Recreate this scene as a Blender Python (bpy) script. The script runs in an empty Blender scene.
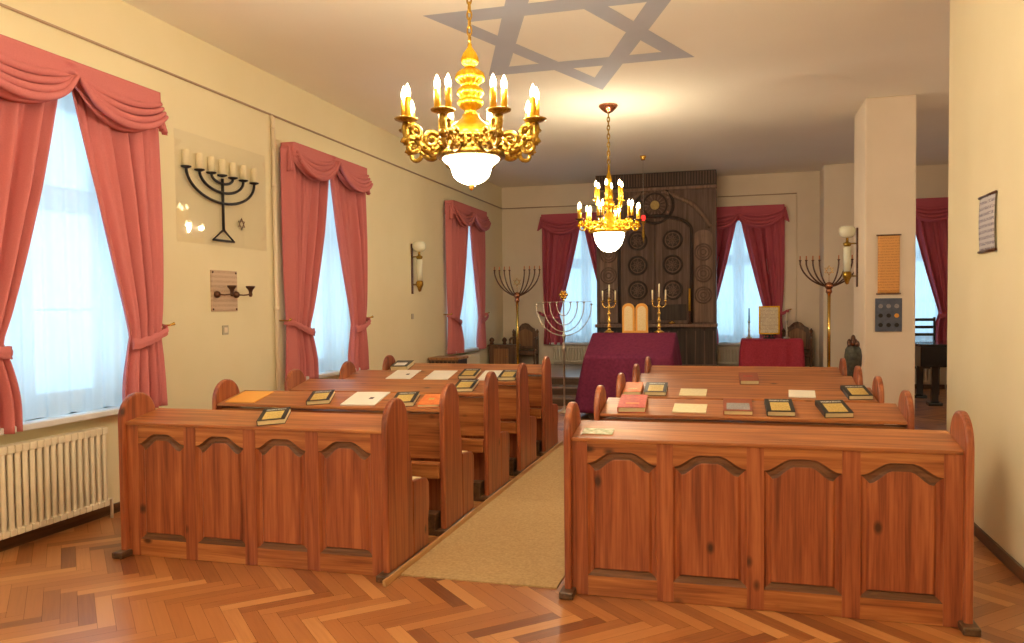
import bpy, math, random
from mathutils import Vector, Matrix
PI = math.pi
random.seed(7)
S = bpy.context.scene
COL = S.collection

# ------------------------------------------------------------------ camera
CAM_H = 1.6
F_PX, YAW, PITCH, ROLL, PPY = 798.05, .2746, .0342, -.0109, 333.4
c_, s_ = math.cos(YAW), math.sin(YAW); cp, sp = math.cos(PITCH), math.sin(PITCH)
R0 = Vector((c_, s_, 0)); FW = Vector((-s_*cp, c_*cp, -sp)); U0 = Vector((-s_*sp, c_*sp, cp))
RR = R0*math.cos(ROLL)+U0*math.sin(ROLL); UU = U0*math.cos(ROLL)-R0*math.sin(ROLL)
cam = bpy.data.objects.new('camera', bpy.data.cameras.new('camera')); COL.objects.link(cam)
m = Matrix((RR, UU, -FW)).transposed().to_4x4(); m.translation = Vector((0, 0, CAM_H)); cam.matrix_world = m
cam.data.sensor_fit = 'HORIZONTAL'; cam.data.sensor_width = 36
cam.data.lens = F_PX*36/1024; cam.data.shift_y = (PPY-321.5)/1024
cam.data.clip_start = .05
S.camera = cam

# ------------------------------------------------------------------ light and exposure
S.view_settings.view_transform = 'Standard'; S.view_settings.look = 'None'
S.view_settings.gamma = 1; S.view_settings.use_curve_mapping = False
S.view_settings.exposure = 0.32
S.cycles.use_denoising = True
S.cycles.max_bounces = 8; S.cycles.diffuse_bounces = 5; S.cycles.glossy_bounces = 3
S.cycles.transparent_max_bounces = 12; S.cycles.sample_clamp_indirect = 6
W = bpy.data.worlds.new('sky'); S.world = W; W.use_nodes = True
bg = W.node_tree.nodes['Background']; bg.inputs[0].default_value = (.45, .77, 1, 1); bg.inputs[1].default_value = 3.0
BULB_W = 24.0       # watts of each chandelier cluster
WARM = (1, .83, .57)

# ------------------------------------------------------------------ room measures
XL, YB, ZC = -4.74, 16.14, 4.08
XR, YR = 1.579, 6.91
WIN = [(1, 'L', .90, 1.1), (2, 'L', 4.68, .93), (3, 'L', 8.54, .89), (4, 'L', 13.59, .94),
       (5, 'B', -3.02, .84), (6, 'B', 0.04, .84), (7, 'B', 3.02, .87)]
SILL, HEAD, WT = .84, 3.3, .42

for n, side, c, hw in WIN:      # daylight portals in the window openings
    l = bpy.data.lights.new('window_daylight', 'AREA'); l.shape = 'RECTANGLE'
    l.size, l.size_y = 2*hw-.4, HEAD-SILL; l.cycles.is_portal = True
    o = bpy.data.objects.new('window_daylight', l); COL.objects.link(o)
    if side == 'L': o.location = (XL-WT-.02, c, (SILL+HEAD)/2); o.rotation_euler = (PI/2, 0, -PI/2)
    else: o.location = (c, YB+WT+.02, (SILL+HEAD)/2); o.rotation_euler = (-PI/2, 0, 0)
# unseen lamp behind the camera, and fill light added in the side room
for p, e in (((-1.5, -1.0, 2.95), 150), ((4.2, 8.8, 2.3), 45)):
    l = bpy.data.lights.new('unseen_light', 'POINT'); l.energy = e; l.color = WARM; l.shadow_soft_size = .35
    o = bpy.data.objects.new('unseen_light', l); COL.objects.link(o); o.location = p

# ------------------------------------------------------------------ materials
def mat(name, color, rough=.6, metal=0, emit=None, estr=0, spec=.5, coat=0):
    M = bpy.data.materials.new(name); M.use_nodes = True
    b = M.node_tree.nodes['Principled BSDF']
    b.inputs['Base Color'].default_value = (*color, 1); b.inputs['Roughness'].default_value = rough
    b.inputs['Metallic'].default_value = metal; b.inputs['Specular IOR Level'].default_value = spec
    b.inputs['Coat Weight'].default_value = coat
    if emit: b.inputs['Emission Color'].default_value = (*emit, 1); b.inputs['Emission Strength'].default_value = estr
    return M
def N(M, t, **k):
    n = M.node_tree.nodes.new(t)
    for a, v in k.items(): setattr(n, a, v)
    return n
def LK(M, a, b): M.node_tree.links.new(a, b)
def ramp(M, cols):
    r = N(M, 'ShaderNodeValToRGB'); e = r.color_ramp.elements
    e[0].position, e[0].color = cols[0][0], (*cols[0][1], 1); e[1].position, e[1].color = cols[-1][0], (*cols[-1][1], 1)
    for p, c in cols[1:-1]:
        x = e.new(p); x.color = (*c, 1)
    return r
def bump(M, src, strength, dist=.01):
    b = N(M, 'ShaderNodeBump'); b.inputs['Strength'].default_value = strength; b.inputs['Distance'].default_value = dist
    LK(M, src, b.inputs['Height']); LK(M, b.outputs[0], M.node_tree.nodes['Principled BSDF'].inputs['Normal'])
def noise_mat(name, c1, c2, scale=8, rough=.7, metal=0, bmp=0, detail=4, stretch=(1, 1, 1), **k):
    M = mat(name, c1, rough, metal, **k); b = M.node_tree.nodes['Principled BSDF']
    tc = N(M, 'ShaderNodeTexCoord'); mp = N(M, 'ShaderNodeMapping'); mp.inputs['Scale'].default_value = stretch
    no = N(M, 'ShaderNodeTexNoise'); no.inputs['Scale'].default_value = scale; no.inputs['Detail'].default_value = detail
    LK(M, tc.outputs['Object'], mp.inputs[0]); LK(M, mp.outputs[0], no.inputs['Vector'])
    r = ramp(M, [(.3, c1), (.7, c2)]); LK(M, no.outputs[0], r.inputs[0]); LK(M, r.outputs[0], b.inputs['Base Color'])
    if bmp: bump(M, no.outputs[0], bmp)
    return M
def wood(name, dark, mid, light, axis='Z', rough=.38, knots=True, scale=1.0, coat=.15):
    """Varnished wood: long grain along the axis, a few knots, a shift per board."""
    M = mat(name, mid, rough, coat=coat); b = M.node_tree.nodes['Principled BSDF']; b.inputs['Coat Roughness'].default_value = .3
    tc = N(M, 'ShaderNodeTexCoord'); oi = N(M, 'ShaderNodeObjectInfo'); add = N(M, 'ShaderNodeVectorMath', operation='ADD')
    ml = N(M, 'ShaderNodeMath', operation='MULTIPLY'); ml.inputs[1].default_value = 37
    LK(M, oi.outputs['Random'], ml.inputs[0]); LK(M, tc.outputs['Object'], add.inputs[0]); LK(M, ml.outputs[0], add.inputs[1])
    mp = N(M, 'ShaderNodeMapping'); st = [24*scale]*3; st['XYZ'.index(axis)] = 1.1*scale; mp.inputs['Scale'].default_value = st
    LK(M, add.outputs[0], mp.inputs[0])
    n1 = N(M, 'ShaderNodeTexNoise'); n1.inputs['Scale'].default_value = 1.0; n1.inputs['Detail'].default_value = 6; n1.inputs['Distortion'].default_value = .6
    n2 = N(M, 'ShaderNodeTexNoise'); n2.inputs['Scale'].default_value = 4.5; n2.inputs['Detail'].default_value = 3
    LK(M, mp.outputs[0], n1.inputs['Vector']); LK(M, mp.outputs[0], n2.inputs['Vector'])
    mx = N(M, 'ShaderNodeMath', operation='MULTIPLY_ADD'); mx.inputs[1].default_value = .35
    LK(M, n2.outputs[0], mx.inputs[0]); LK(M, n1.outputs[0], mx.inputs[2])
    r = ramp(M, [(.45, dark), (.66, mid), (.86, light)]); LK(M, mx.outputs[0], r.inputs[0])
    out = r.outputs[0]
    if knots:
        mp2 = N(M, 'ShaderNodeMapping'); st = [5.0]*3; st['XYZ'.index(axis)] = 3.0; mp2.inputs['Scale'].default_value = st
        LK(M, add.outputs[0], mp2.inputs[0])
        vo = N(M, 'ShaderNodeTexVoronoi'); vo.inputs['Scale'].default_value = 1.0; LK(M, mp2.outputs[0], vo.inputs['Vector'])
        r2 = ramp(M, [(.05, (1, 1, 1)), (.13, (0, 0, 0))]); LK(M, vo.outputs['Distance'], r2.inputs[0])
        mm = N(M, 'ShaderNodeMix', data_type='RGBA'); LK(M, r2.outputs[0], mm.inputs['Factor']); LK(M, out, mm.inputs['A'])
        mm.inputs['B'].default_value = (dark[0]*.35, dark[1]*.35, dark[2]*.4, 1); out = mm.outputs['Result']
    LK(M, out, b.inputs['Base Color']); bump(M, mx.outputs[0], .12, .004)
    return M
PINE = ((.16, .035, .014), (.32, .083, .030), (.46, .15, .055))
M = {}
M['pine_v'] = wood('orange stained pine, upright grain', *PINE, 'Z')
M['pine_h'] = wood('orange stained pine, level grain', (.20, .055, .016), (.38, .125, .036), (.54, .22, .07), 'X')
M['pine_y'] = wood('orange stained pine, grain along the aisle', *PINE, 'Y')
M['foot'] = wood('dark foot block', (.05, .025, .012), (.10, .05, .025), (.15, .08, .04), 'Y', knots=False)
M['groove'] = wood('dark moulding wood', (.09, .035, .018), (.16, .07, .035), (.24, .11, .06), 'X', knots=False)  # darker wood for the arched head and bottom of each panel moulding
M['gap'] = mat('black recess paint', (.012, .008, .007), .8)
M['wall'] = noise_mat('cream wall paint', (.85, .77, .53), (.87, .79, .56), 3, .85, spec=.2)
M['wall_back'] = noise_mat('pale cream wall paint', (.86, .75, .61), (.89, .78, .64), 3, .85, spec=.2)
M['ceil'] = noise_mat('ceiling paint', (.91, .87, .77), (.93, .89, .79), 1.5, .9, spec=.2)
M['white'] = noise_mat('white gloss paint', (.80, .78, .74), (.84, .82, .78), 5, .4)
M['sillw'] = noise_mat('white sill paint', (.74, .75, .78), (.78, .79, .82), 5, .35)
M['rad'] = noise_mat('cream radiator enamel', (.80, .72, .56), (.84, .76, .60), 6, .35)
M['star'] = noise_mat('grey blue ceiling paint', (.46, .49, .58), (.49, .52, .61), 4, .9)
M['rose'] = noise_mat('rose curtain cloth', (.59, .19, .20), (.63, .21, .22), 120, .85, bmp=.1, spec=.15)
M['rose2'] = noise_mat('crimson curtain cloth', (.52, .11, .16), (.56, .13, .18), 120, .85, bmp=.1, spec=.15)
M['plum'] = noise_mat('plum velvet', (.125, .016, .050), (.175, .026, .07), 25, .8, bmp=.1, spec=.15)
M['redcloth'] = noise_mat('red damask', (.38, .02, .05), (.50, .04, .08), 45, .75, bmp=.1)
M['brass'] = noise_mat('polished brass', (.75, .47, .10), (.88, .60, .17), 20, .22, 1)
M['gold'] = noise_mat('gilt brass', (.62, .34, .015), (.76, .46, .035), 30, .3, 1, bmp=.15)
M['oldbrass'] = noise_mat('aged brass', (.26, .15, .025), (.52, .33, .06), 60, .35, 1, bmp=.6)
M['bronze'] = noise_mat('dark bronze', (.10, .055, .04), (.18, .09, .06), 25, .35, .9)
M['copper'] = noise_mat('copper ball', (.5, .2, .1), (.6, .26, .13), 25, .25, 1)
M['silver'] = noise_mat('tarnished silver', (.55, .50, .42), (.68, .62, .52), 25, .3, 1)
M['iron'] = noise_mat('black wrought iron', (.015, .014, .018), (.03, .028, .035), 25, .45, .4)
M['candle'] = mat('ivory candle wax', (.86, .76, .52), .5)
M['candleg'] = mat('gilt candle sleeve', (.70, .40, .03), .4, .5)
M['orangewax'] = mat('orange candle wax', (.65, .22, .08), .5)
M['bulb'] = mat('lit candle bulb', (1, .9, .7), .3, emit=(1, .80, .45), estr=14)
M['bowl'] = mat('lit opal glass bowl', (1, .95, .85), .3, emit=(1, .84, .56), estr=18)
M['opal'] = mat('opal glass', (.80, .80, .66), .25)
M['redglass'] = mat('lit red glass', (.8, .03, .03), .2, emit=(1, .04, .03), estr=1.2)
M['ark'] = wood('dark umber ark wood', (.085, .048, .036), (.14, .082, .062), (.20, .122, .092), 'Z', .6, False, coat=0)
M['ark_light'] = wood('ark moulding wood', (.16, .095, .068), (.24, .148, .105), (.32, .20, .15), 'Z', .6, False, coat=0)
M['ark_dark'] = wood('ark blackened wood', (.028, .017, .014), (.05, .031, .024), (.075, .048, .036), 'Z', .6, False, coat=0)
M['walnut'] = wood('brown walnut', (.075, .035, .017), (.14, .07, .035), (.22, .11, .055), 'Z', .5, False)
M['walnut_l'] = wood('light walnut panel', (.20, .085, .035), (.30, .14, .055), (.40, .2, .08), 'Z', .5, False)
M['step'] = wood('brown step wood', (.06, .034, .022), (.10, .06, .04), (.15, .09, .06), 'X', .3, False)
M['tread'] = wood('polished step tread', (.20, .15, .13), (.28, .21, .18), (.34, .26, .22), 'X', .22, False, coat=.6)  # paler and greyer than the risers: the treads' sheen is in the colour
M['black'] = mat('black piano lacquer', (.008, .008, .012), .15, coat=.6)
M['bookblack'] = mat('black book cloth', (.012, .012, .014), .45)
M['bookgold'] = noise_mat('gold printed cover panel', (.46, .30, .05), (.74, .56, .20), 130, .5)
M['bookbrown'] = noise_mat('brown leatherette', (.26, .06, .03), (.34, .09, .045), 60, .5)
M['bookred'] = noise_mat('red printed cover', (.42, .03, .025), (.55, .09, .045), 40, .5)
M['bookorange'] = noise_mat('orange printed cover', (.72, .17, .04), (.85, .27, .07), 40, .5)
M['folder'] = noise_mat('orange paper folder', (.88, .42, .08), (.92, .48, .11), 6, .6)
M['page'] = mat('book page edges', (.80, .68, .40), .8)
M['paper'] = noise_mat('white paper', (.86, .82, .74), (.90, .86, .78), 10, .8)
M['creampaper'] = noise_mat('cream printed paper', (.78, .68, .42), (.86, .77, .54), 55, .8)
M['greyprint'] = noise_mat('grey printed cover panel', (.24, .23, .25), (.38, .36, .38), 90, .5)
M['lettering'] = noise_mat('white lettering', (.05, .05, .05), (.75, .74, .70), 220, .5, detail=1, stretch=(1, .25, 1))
M['ink'] = mat('dark ink mark', (.08, .05, .06), .6)
M['label'] = noise_mat('worn white and green sticker', (.30, .36, .16), (.92, .90, .80), 28, .6)
M['carpet'] = noise_mat('beige short pile carpet', (.46, .31, .15), (.60, .42, .22), 60, .95, bmp=.5, detail=6, spec=.1)
M['blueboard'] = noise_mat('slate blue enamel plate', (.07, .09, .14), (.12, .14, .20), 18, .5)
M['tablet'] = mat('orange gilt frame', (.80, .38, .06), .4)
M['tabletface'] = noise_mat('engraved pale gold face', (.75, .55, .25), (.88, .74, .44), 60, .5, stretch=(1, 1, 3))
M['pipe'] = mat('cream pipe enamel', (.84, .72, .55), .4)
M['verdi'] = noise_mat('dark greenish bronze', (.035, .035, .03), (.10, .10, .08), 30, .5, .3, bmp=.4)
M['strip'] = wood('pale strip wood', (.40, .20, .07), (.55, .31, .12), (.66, .40, .17), 'Y', knots=False)  # one pale tone over the whole strip
M['switch'] = mat('ivory grey switch plastic', (.50, .44, .32), .5)
M['rail'] = mat('grey brown rail paint', (.48, .34, .24), .7)

def lines_mat(name, paper, ink, per_m, axis='Z', width=.5, rough=.7):
    """Lines of small print on paper."""
    X = mat(name, paper, rough); b = X.node_tree.nodes['Principled BSDF']
    tc = N(X, 'ShaderNodeTexCoord'); sx = N(X, 'ShaderNodeSeparateXYZ'); LK(X, tc.outputs['Object'], sx.inputs[0])
    a = N(X, 'ShaderNodeMath', operation='MULTIPLY'); a.inputs[1].default_value = per_m; LK(X, sx.outputs['XYZ'.index(axis)], a.inputs[0])
    f = N(X, 'ShaderNodeMath', operation='FRACT'); LK(X, a.outputs[0], f.inputs[0])
    g = N(X, 'ShaderNodeMath', operation='LESS_THAN'); g.inputs[1].default_value = width; LK(X, f.outputs[0], g.inputs[0])
    no = N(X, 'ShaderNodeTexNoise'); no.inputs['Scale'].default_value = 90; LK(X, tc.outputs['Object'], no.inputs['Vector'])
    h = N(X, 'ShaderNodeMath', operation='GREATER_THAN'); h.inputs[1].default_value = .46; LK(X, no.outputs[0], h.inputs[0])
    mu = N(X, 'ShaderNodeMath', operation='MULTIPLY'); LK(X, g.outputs[0], mu.inputs[0]); LK(X, h.outputs[0], mu.inputs[1])
    mx = N(X, 'ShaderNodeMix', data_type='RGBA'); mx.inputs['A'].default_value = (*paper, 1); mx.inputs['B'].default_value = (*ink, 1)
    LK(X, mu.outputs[0], mx.inputs['Factor']); LK(X, mx.outputs['Result'], b.inputs['Base Color'])
    return X
M['plaque'] = lines_mat('engraved brass plaque', (.62, .44, .30), (.50, .34, .23), 22, rough=.4)
M['scroll'] = lines_mat('orange parchment', (.82, .42, .13), (.66, .31, .10), 30)
M['greyscroll'] = lines_mat('grey printed cloth scroll', (.54, .52, .56), (.24, .22, .30), 26)
M['framed'] = lines_mat('framed sheet of text', (.85, .78, .60), (.55, .42, .3), 40)

def sheer_mat():
    X = bpy.data.materials.new('white net curtain'); X.use_nodes = True; nt = X.node_tree; nt.nodes.clear()
    out = nt.nodes.new('ShaderNodeOutputMaterial')
    d = nt.nodes.new('ShaderNodeBsdfDiffuse'); d.inputs[0].default_value = (.80, .86, .92, 1)
    t = nt.nodes.new('ShaderNodeBsdfTranslucent'); t.inputs[0].default_value = (.86, .92, .96, 1)
    p = nt.nodes.new('ShaderNodeBsdfTransparent')
    a = nt.nodes.new('ShaderNodeMixShader'); a.inputs[0].default_value = .6
    b = nt.nodes.new('ShaderNodeMixShader'); b.inputs[0].default_value = .13
    nt.links.new(d.outputs[0], a.inputs[1]); nt.links.new(t.outputs[0], a.inputs[2])
    nt.links.new(a.outputs[0], b.inputs[1]); nt.links.new(p.outputs[0], b.inputs[2]); nt.links.new(b.outputs[0], out.inputs[0])
    return X
def glass_mat(name, refl):
    X = bpy.data.materials.new(name); X.use_nodes = True; nt = X.node_tree; nt.nodes.clear()
    out = nt.nodes.new('ShaderNodeOutputMaterial')
    g = nt.nodes.new('ShaderNodeBsdfGlossy'); g.inputs['Roughness'].default_value = .03
    p = nt.nodes.new('ShaderNodeBsdfTransparent'); p.inputs[0].default_value = (.995, .995, .995, 1)
    b = nt.nodes.new('ShaderNodeMixShader'); b.inputs[0].default_value = refl
    nt.links.new(p.outputs[0], b.inputs[1]); nt.links.new(g.outputs[0], b.inputs[2]); nt.links.new(b.outputs[0], out.inputs[0])
    return X
M['sheer'] = sheer_mat(); M['glass'] = glass_mat('window glass', .05); M['plexi'] = glass_mat('clear acrylic sheet', .06)

def parquet_mat():
    X = mat('oak herringbone parquet', (.5, .2, .06), .30, coat=.4); b = X.node_tree.nodes['Principled BSDF']
    b.inputs['Coat Roughness'].default_value = .26
    at = N(X, 'ShaderNodeAttribute', attribute_name='tone'); uv = N(X, 'ShaderNodeUVMap')
    mp = N(X, 'ShaderNodeMapping'); mp.inputs['Scale'].default_value = (3, 60, 1); LK(X, uv.outputs[0], mp.inputs[0])
    no = N(X, 'ShaderNodeTexNoise'); no.inputs['Scale'].default_value = 1; no.inputs['Detail'].default_value = 5; LK(X, mp.outputs[0], no.inputs['Vector'])
    a = N(X, 'ShaderNodeMath', operation='MULTIPLY_ADD'); a.inputs[1].default_value = .35; LK(X, no.outputs[0], a.inputs[0]); LK(X, at.outputs['Fac'], a.inputs[2])
    r = ramp(X, [(.15, (.20, .06, .020)), (.5, (.40, .145, .042)), (.85, (.50, .205, .066)), (1.15, (.60, .28, .10))]); LK(X, a.outputs[0], r.inputs[0])
    LK(X, r.outputs[0], b.inputs['Base Color'])
    bump(X, no.outputs[0], .05, .003)
    return X
M['parquet'] = parquet_mat()

# ------------------------------------------------------------------ mesh builder
class MB:
    def __init__(s): s.v = []; s.f = []; s.m = []; s.sm = []
    def add(s, vs, fs, mi=0, smooth=False):
        o = len(s.v); s.v += [tuple(v) for v in vs]
        for f in fs: s.f.append([i+o for i in f]); s.m.append(mi); s.sm.append(smooth)
        return s
    def box(s, a, b, mi=0):
        x0, y0, z0 = a; x1, y1, z1 = b
        vs = [(x0, y0, z0), (x1, y0, z0), (x1, y1, z0), (x0, y1, z0), (x0, y0, z1), (x1, y0, z1), (x1, y1, z1), (x0, y1, z1)]
        return s.add(vs, [(0, 3, 2, 1), (4, 5, 6, 7), (0, 1, 5, 4), (1, 2, 6, 5), (2, 3, 7, 6), (3, 0, 4, 7)], mi)
    def prism(s, poly, w0, w1, axis='x', mi=0):
        """2D outline extruded: axis x takes (y,z), y takes (x,z), z takes (x,y)."""
        P = {'x': lambda p, w: (w, p[0], p[1]), 'y': lambda p, w: (p[0], w, p[1]), 'z': lambda p, w: (p[0], p[1], w)}[axis]
        n = len(poly); vs = [P(p, w0) for p in poly]+[P(p, w1) for p in poly]
        fs = [tuple(range(n))[::-1], tuple(range(n, 2*n))]+[(i, (i+1) % n, n+(i+1) % n, n+i) for i in range(n)]
        return s.add(vs, fs, mi)
    def lathe(s, prof, c=(0, 0, 0), seg=24, mi=0, smooth=True, ang=None, rib=0, nr=12):
        """profile of (radius, z) turned about a vertical axis"""
        vs = []; fs = []
        for r, z in prof:
            for k in range(seg):
                a = 2*PI*k/seg; q = r*(1+rib*(math.cos(nr*a)))
                vs.append((c[0]+q*math.cos(a), c[1]+q*math.sin(a), c[2]+z))
        for i in range(len(prof)-1):
            for k in range(seg):
                fs.append((i*seg+k, i*seg+(k+1) % seg, (i+1)*seg+(k+1) % seg, (i+1)*seg+k))
        fs.append(tuple(range(seg))[::-1]); fs.append(tuple((len(prof)-1)*seg+k for k in range(seg)))
        return s.add(vs, fs, mi, smooth)
    def tube(s, pts, r, seg=10, mi=0, closed=False, flat=1.0):
        pts = [Vector(p) for p in pts]; n = len(pts)
        rs = r if isinstance(r, (list, tuple)) else [r]*n
        vs = []; fs = []; up = Vector((0, 0, 1)); prev = None
        for i, p in enumerate(pts):
            if closed: t = (pts[(i+1) % n]-pts[i-1])
            else: t = pts[min(i+1, n-1)]-pts[max(i-1, 0)]
            t.normalize()
            if prev is None:
                a = t.cross(up)
                if a.length < .1: a = t.cross(Vector((1, 0, 0)))
            else: a = prev-t*prev.dot(t)
            a.normalize(); prev = a; b = t.cross(a)
            for k in range(seg):
                q = 2*PI*k/seg; vs.append(p+(a*math.cos(q)*flat+b*math.sin(q))*rs[i])
        m_ = n if closed else n-1
        for i in range(m_):
            j = (i+1) % n
            for k in range(seg): fs.append((i*seg+k, i*seg+(k+1) % seg, j*seg+(k+1) % seg, j*seg+k))
        if not closed: fs.append(tuple(range(seg))[::-1]); fs.append(tuple((n-1)*seg+k for k in range(seg)))
        return s.add(vs, fs, mi, True)
    def grid(s, fn, nu, nv, mi=0, smooth=True):
        vs = [fn(i/nu, j/nv) for j in range(nv+1) for i in range(nu+1)]
        fs = [(j*(nu+1)+i, j*(nu+1)+i+1, (j+1)*(nu+1)+i+1, (j+1)*(nu+1)+i) for j in range(nv) for i in range(nu)]
        return s.add(vs, fs, mi, smooth)
    def ball(s, c, r, seg=16, mi=0, sz=1.0):
        n = 10; return s.lathe([(max(1e-4, r*math.sin(PI*i/n)), -r*sz*math.cos(PI*i/n)) for i in range(n+1)], c, seg, mi)
    def build(s, name, mats, parent=None, bevel=0, solid=0, loc=None, rot=None):
        me = bpy.data.meshes.new(name); me.from_pydata(s.v, [], s.f)
        for x in (mats if isinstance(mats, (list, tuple)) else [mats]): me.materials.append(x)
        me.polygons.foreach_set('material_index', s.m); me.polygons.foreach_set('use_smooth', s.sm); me.update()
        o = bpy.data.objects.new(name, me); COL.objects.link(o)
        if parent: o.parent = parent
        if loc: o.location = loc
        if rot: o.rotation_euler = rot
        if bevel:
            b = o.modifiers.new('bevel', 'BEVEL'); b.width = bevel; b.segments = 2; b.limit_method = 'ANGLE'; b.angle_limit = .6
        if solid:
            d = o.modifiers.new('thick', 'SOLIDIFY'); d.thickness = solid; d.offset = 0
        return o
def tag(o, label, cat, group=None, kind=None):
    if label: o['label'] = label
    if cat: o['category'] = cat
    if group: o['group'] = group
    if kind: o['kind'] = kind
    return o
def thing(name, label, cat, loc=(0, 0, 0), rz=0, group=None):
    o = bpy.data.objects.new(name, None); COL.objects.link(o); o.empty_display_size = .1
    o.location = loc; o.rotation_euler = (0, 0, rz); return tag(o, label, cat, group)
def struct(o): o['kind'] = 'structure'; return o
def dup(root, loc, rz=0, label=None, scale=None):
    r = root.copy(); COL.objects.link(r); r.location = loc; r.rotation_euler = (0, 0, rz)
    if label: r['label'] = label
    for ch in list(root.children):
        c = ch.copy(); COL.objects.link(c); c.parent = r
        for g in list(ch.children):
            d = g.copy(); COL.objects.link(d); d.parent = c
    return r
def arc(cx, cz, rx, rz, a0, a1, n=12):
    return [(cx+rx*math.cos(a0+(a1-a0)*i/n), cz+rz*math.sin(a0+(a1-a0)*i/n)) for i in range(n+1)]

# ------------------------------------------------------------------ room shell
def clip_poly(poly, x0, x1, y0, y1):
    for ax, v, sg in ((0, x0, 1), (0, x1, -1), (1, y0, 1), (1, y1, -1)):
        out = []
        for i in range(len(poly)):
            a, b = poly[i-1], poly[i]; da, db = sg*(a[ax]-v), sg*(b[ax]-v)
            if (da >= 0) != (db >= 0):
                t = da/(da-db); out.append((a[0]+(b[0]-a[0])*t, a[1]+(b[1]-a[1])*t))
            if db >= 0: out.append(b)
        poly = out
        if len(poly) < 3: return None
    return poly
def floor_mesh():
    L, Wd = .50, .083; cs = math.cos(-PI/4); sn = math.sin(-PI/4); ox, oy = -.4, 3.6
    X0, X1, Y0, Y1 = XL, 6.0, -4.0, YB
    vs = []; fs = []; tone = []; uvs = []; rnd = random.Random(3)
    def plank(x, y, w, h):
        pr = [(x, y), (x+w, y), (x+w, y+h), (x, y+h)]
        c = [(ox+px*cs-py*sn, oy+px*sn+py*cs) for px, py in pr]
        if max(p[0] for p in c) < X0 or min(p[0] for p in c) > X1 or max(p[1] for p in c) < Y0 or min(p[1] for p in c) > Y1: return
        q = clip_poly(c, X0, X1, Y0, Y1)
        if not q: return
        t = min(1, max(0, rnd.gauss(.45, .28))); r1, r2 = rnd.random()*9, rnd.random()*9
        b = len(vs)
        for p in q:
            vs.append((p[0], p[1], 0)); dx, dy = p[0]-ox, p[1]-oy
            lx, ly = dx*cs+dy*sn, -dx*sn+dy*cs
            uvs.append((lx+r1, ly+r2) if w > h else (ly+r1, lx+r2)); tone.append(t)
        fs.append(list(range(b, len(vs))))
    for m_ in range(-26, 27):
        for n in range(-210, 211):
            bx, by = n*Wd+m_*L, n*Wd-m_*L
            plank(bx+.0006, by+.0006, L-.0012, Wd-.0012); plank(bx+.0006, by+Wd+.0006, Wd-.0012, L-.0012)
    me = bpy.data.meshes.new('floor'); me.from_pydata(vs, [], fs); me.materials.append(M['parquet']); me.materials.append(M['gap'])
    ul = me.uv_layers.new(name='UVMap'); at = me.color_attributes.new('tone', 'FLOAT_COLOR', 'POINT')
    for i, t in enumerate(tone): at.data[i].color = (t, t, t, 1)
    for l in me.loops: ul.data[l.index].uv = uvs[l.vertex_index]
    me.update(); o = bpy.data.objects.new('floor', me); COL.objects.link(o); struct(o)
    return o
floor_mesh()
struct(MB().box((XL-.5, -4.5, -.2), (6.5, YB+.5, -.002)).build('trim_1', M['gap']))['label'] = 'dark joints under the parquet blocks'
struct(MB().box((XL-.5, -4.5, ZC), (6.5, YB+.5, ZC+.2)).build('ceiling', M['ceil']))
def wall_with(name, a0, a1, opens, put, mt):
    b = MB(); e = a0
    for c, hw in sorted(opens):
        put(b, e, c-hw, 0, ZC); put(b, c-hw, c+hw, 0, SILL); put(b, c-hw, c+hw, HEAD, ZC); e = c+hw
    put(b, e, a1, 0, ZC); return struct(b.build(name, mt))
wall_with('wall_left', -4.0, YB+WT, [(c, hw-.12) for n, s, c, hw in WIN if s == 'L'],
          lambda b, p, q, z0, z1: b.box((XL-WT, p, z0), (XL, q, z1)), M['wall'])
wall_with('wall_back', XL, 6.5, [(c, hw-.2) for n, s, c, hw in WIN if s == 'B'],
          lambda b, p, q, z0, z1: b.box((p, YB, z0), (q, YB+WT, z1)), M['wall_back'])
struct(MB().box((XR, -4, 0), (2.08, YR, ZC)).build('wall_right', M['wall'], bevel=.012))
struct(MB().box((XL-WT, -4.4, 0), (6.5, -4, ZC)).build('wall_near', M['wall']))
struct(MB().box((6.0, -4, 0), (6.4, YB, ZC)).build('wall_far_right', M['wall_back']))
struct(MB().box((2.08, 3.0, 0), (6.0, 3.3, ZC)).build('wall_side_room', M['wall_back']))
struct(MB().box((1.507, 10.59, 0), (2.078, 11.54, ZC)).build('wall_column', M['wall_back'], bevel=.02))
struct(MB().box((1.507, 15.42, 0), (2.078, YB, ZC)).build('wall_pilaster', M['wall_back'], bevel=.02))
# skirting and the thin rail under the ceiling
struct(MB().box((XL, -4, 0), (XL+.015, YB, .075)).build('baseboard_left', M['foot']))
struct(MB().box((XR-.02, -4, 0), (XR, YR, .075)).build('baseboard_right', M['foot'], bevel=.004))
struct(MB().box((2.08, YB-.02, 0), (6, YB, .08)).build('baseboard_back', M['foot']))
b = MB().tube([(XL+.012, -4, 3.655), (XL+.012, 4, 3.65), (XL+.012, YB-.02, 3.64)], .011, 8)
struct(b.build('trim_2', M['rail']))
struct(MB().tube([(XL+.01, YB-.012, 3.64), (-2.6, YB-.012, 3.63)], .011, 8).build('trim_3', M['rail']))
struct(MB().tube([(-.36, YB-.012, 3.68), (1.1, YB-.012, 3.68)], .01, 8).build('trim_4', M['rail']))
struct(MB().tube([(1.1, YB-.014, 3.64), (1.1, YB-.014, 1.2)], .008, 8).build('trim_5', M['pipe']))

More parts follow.
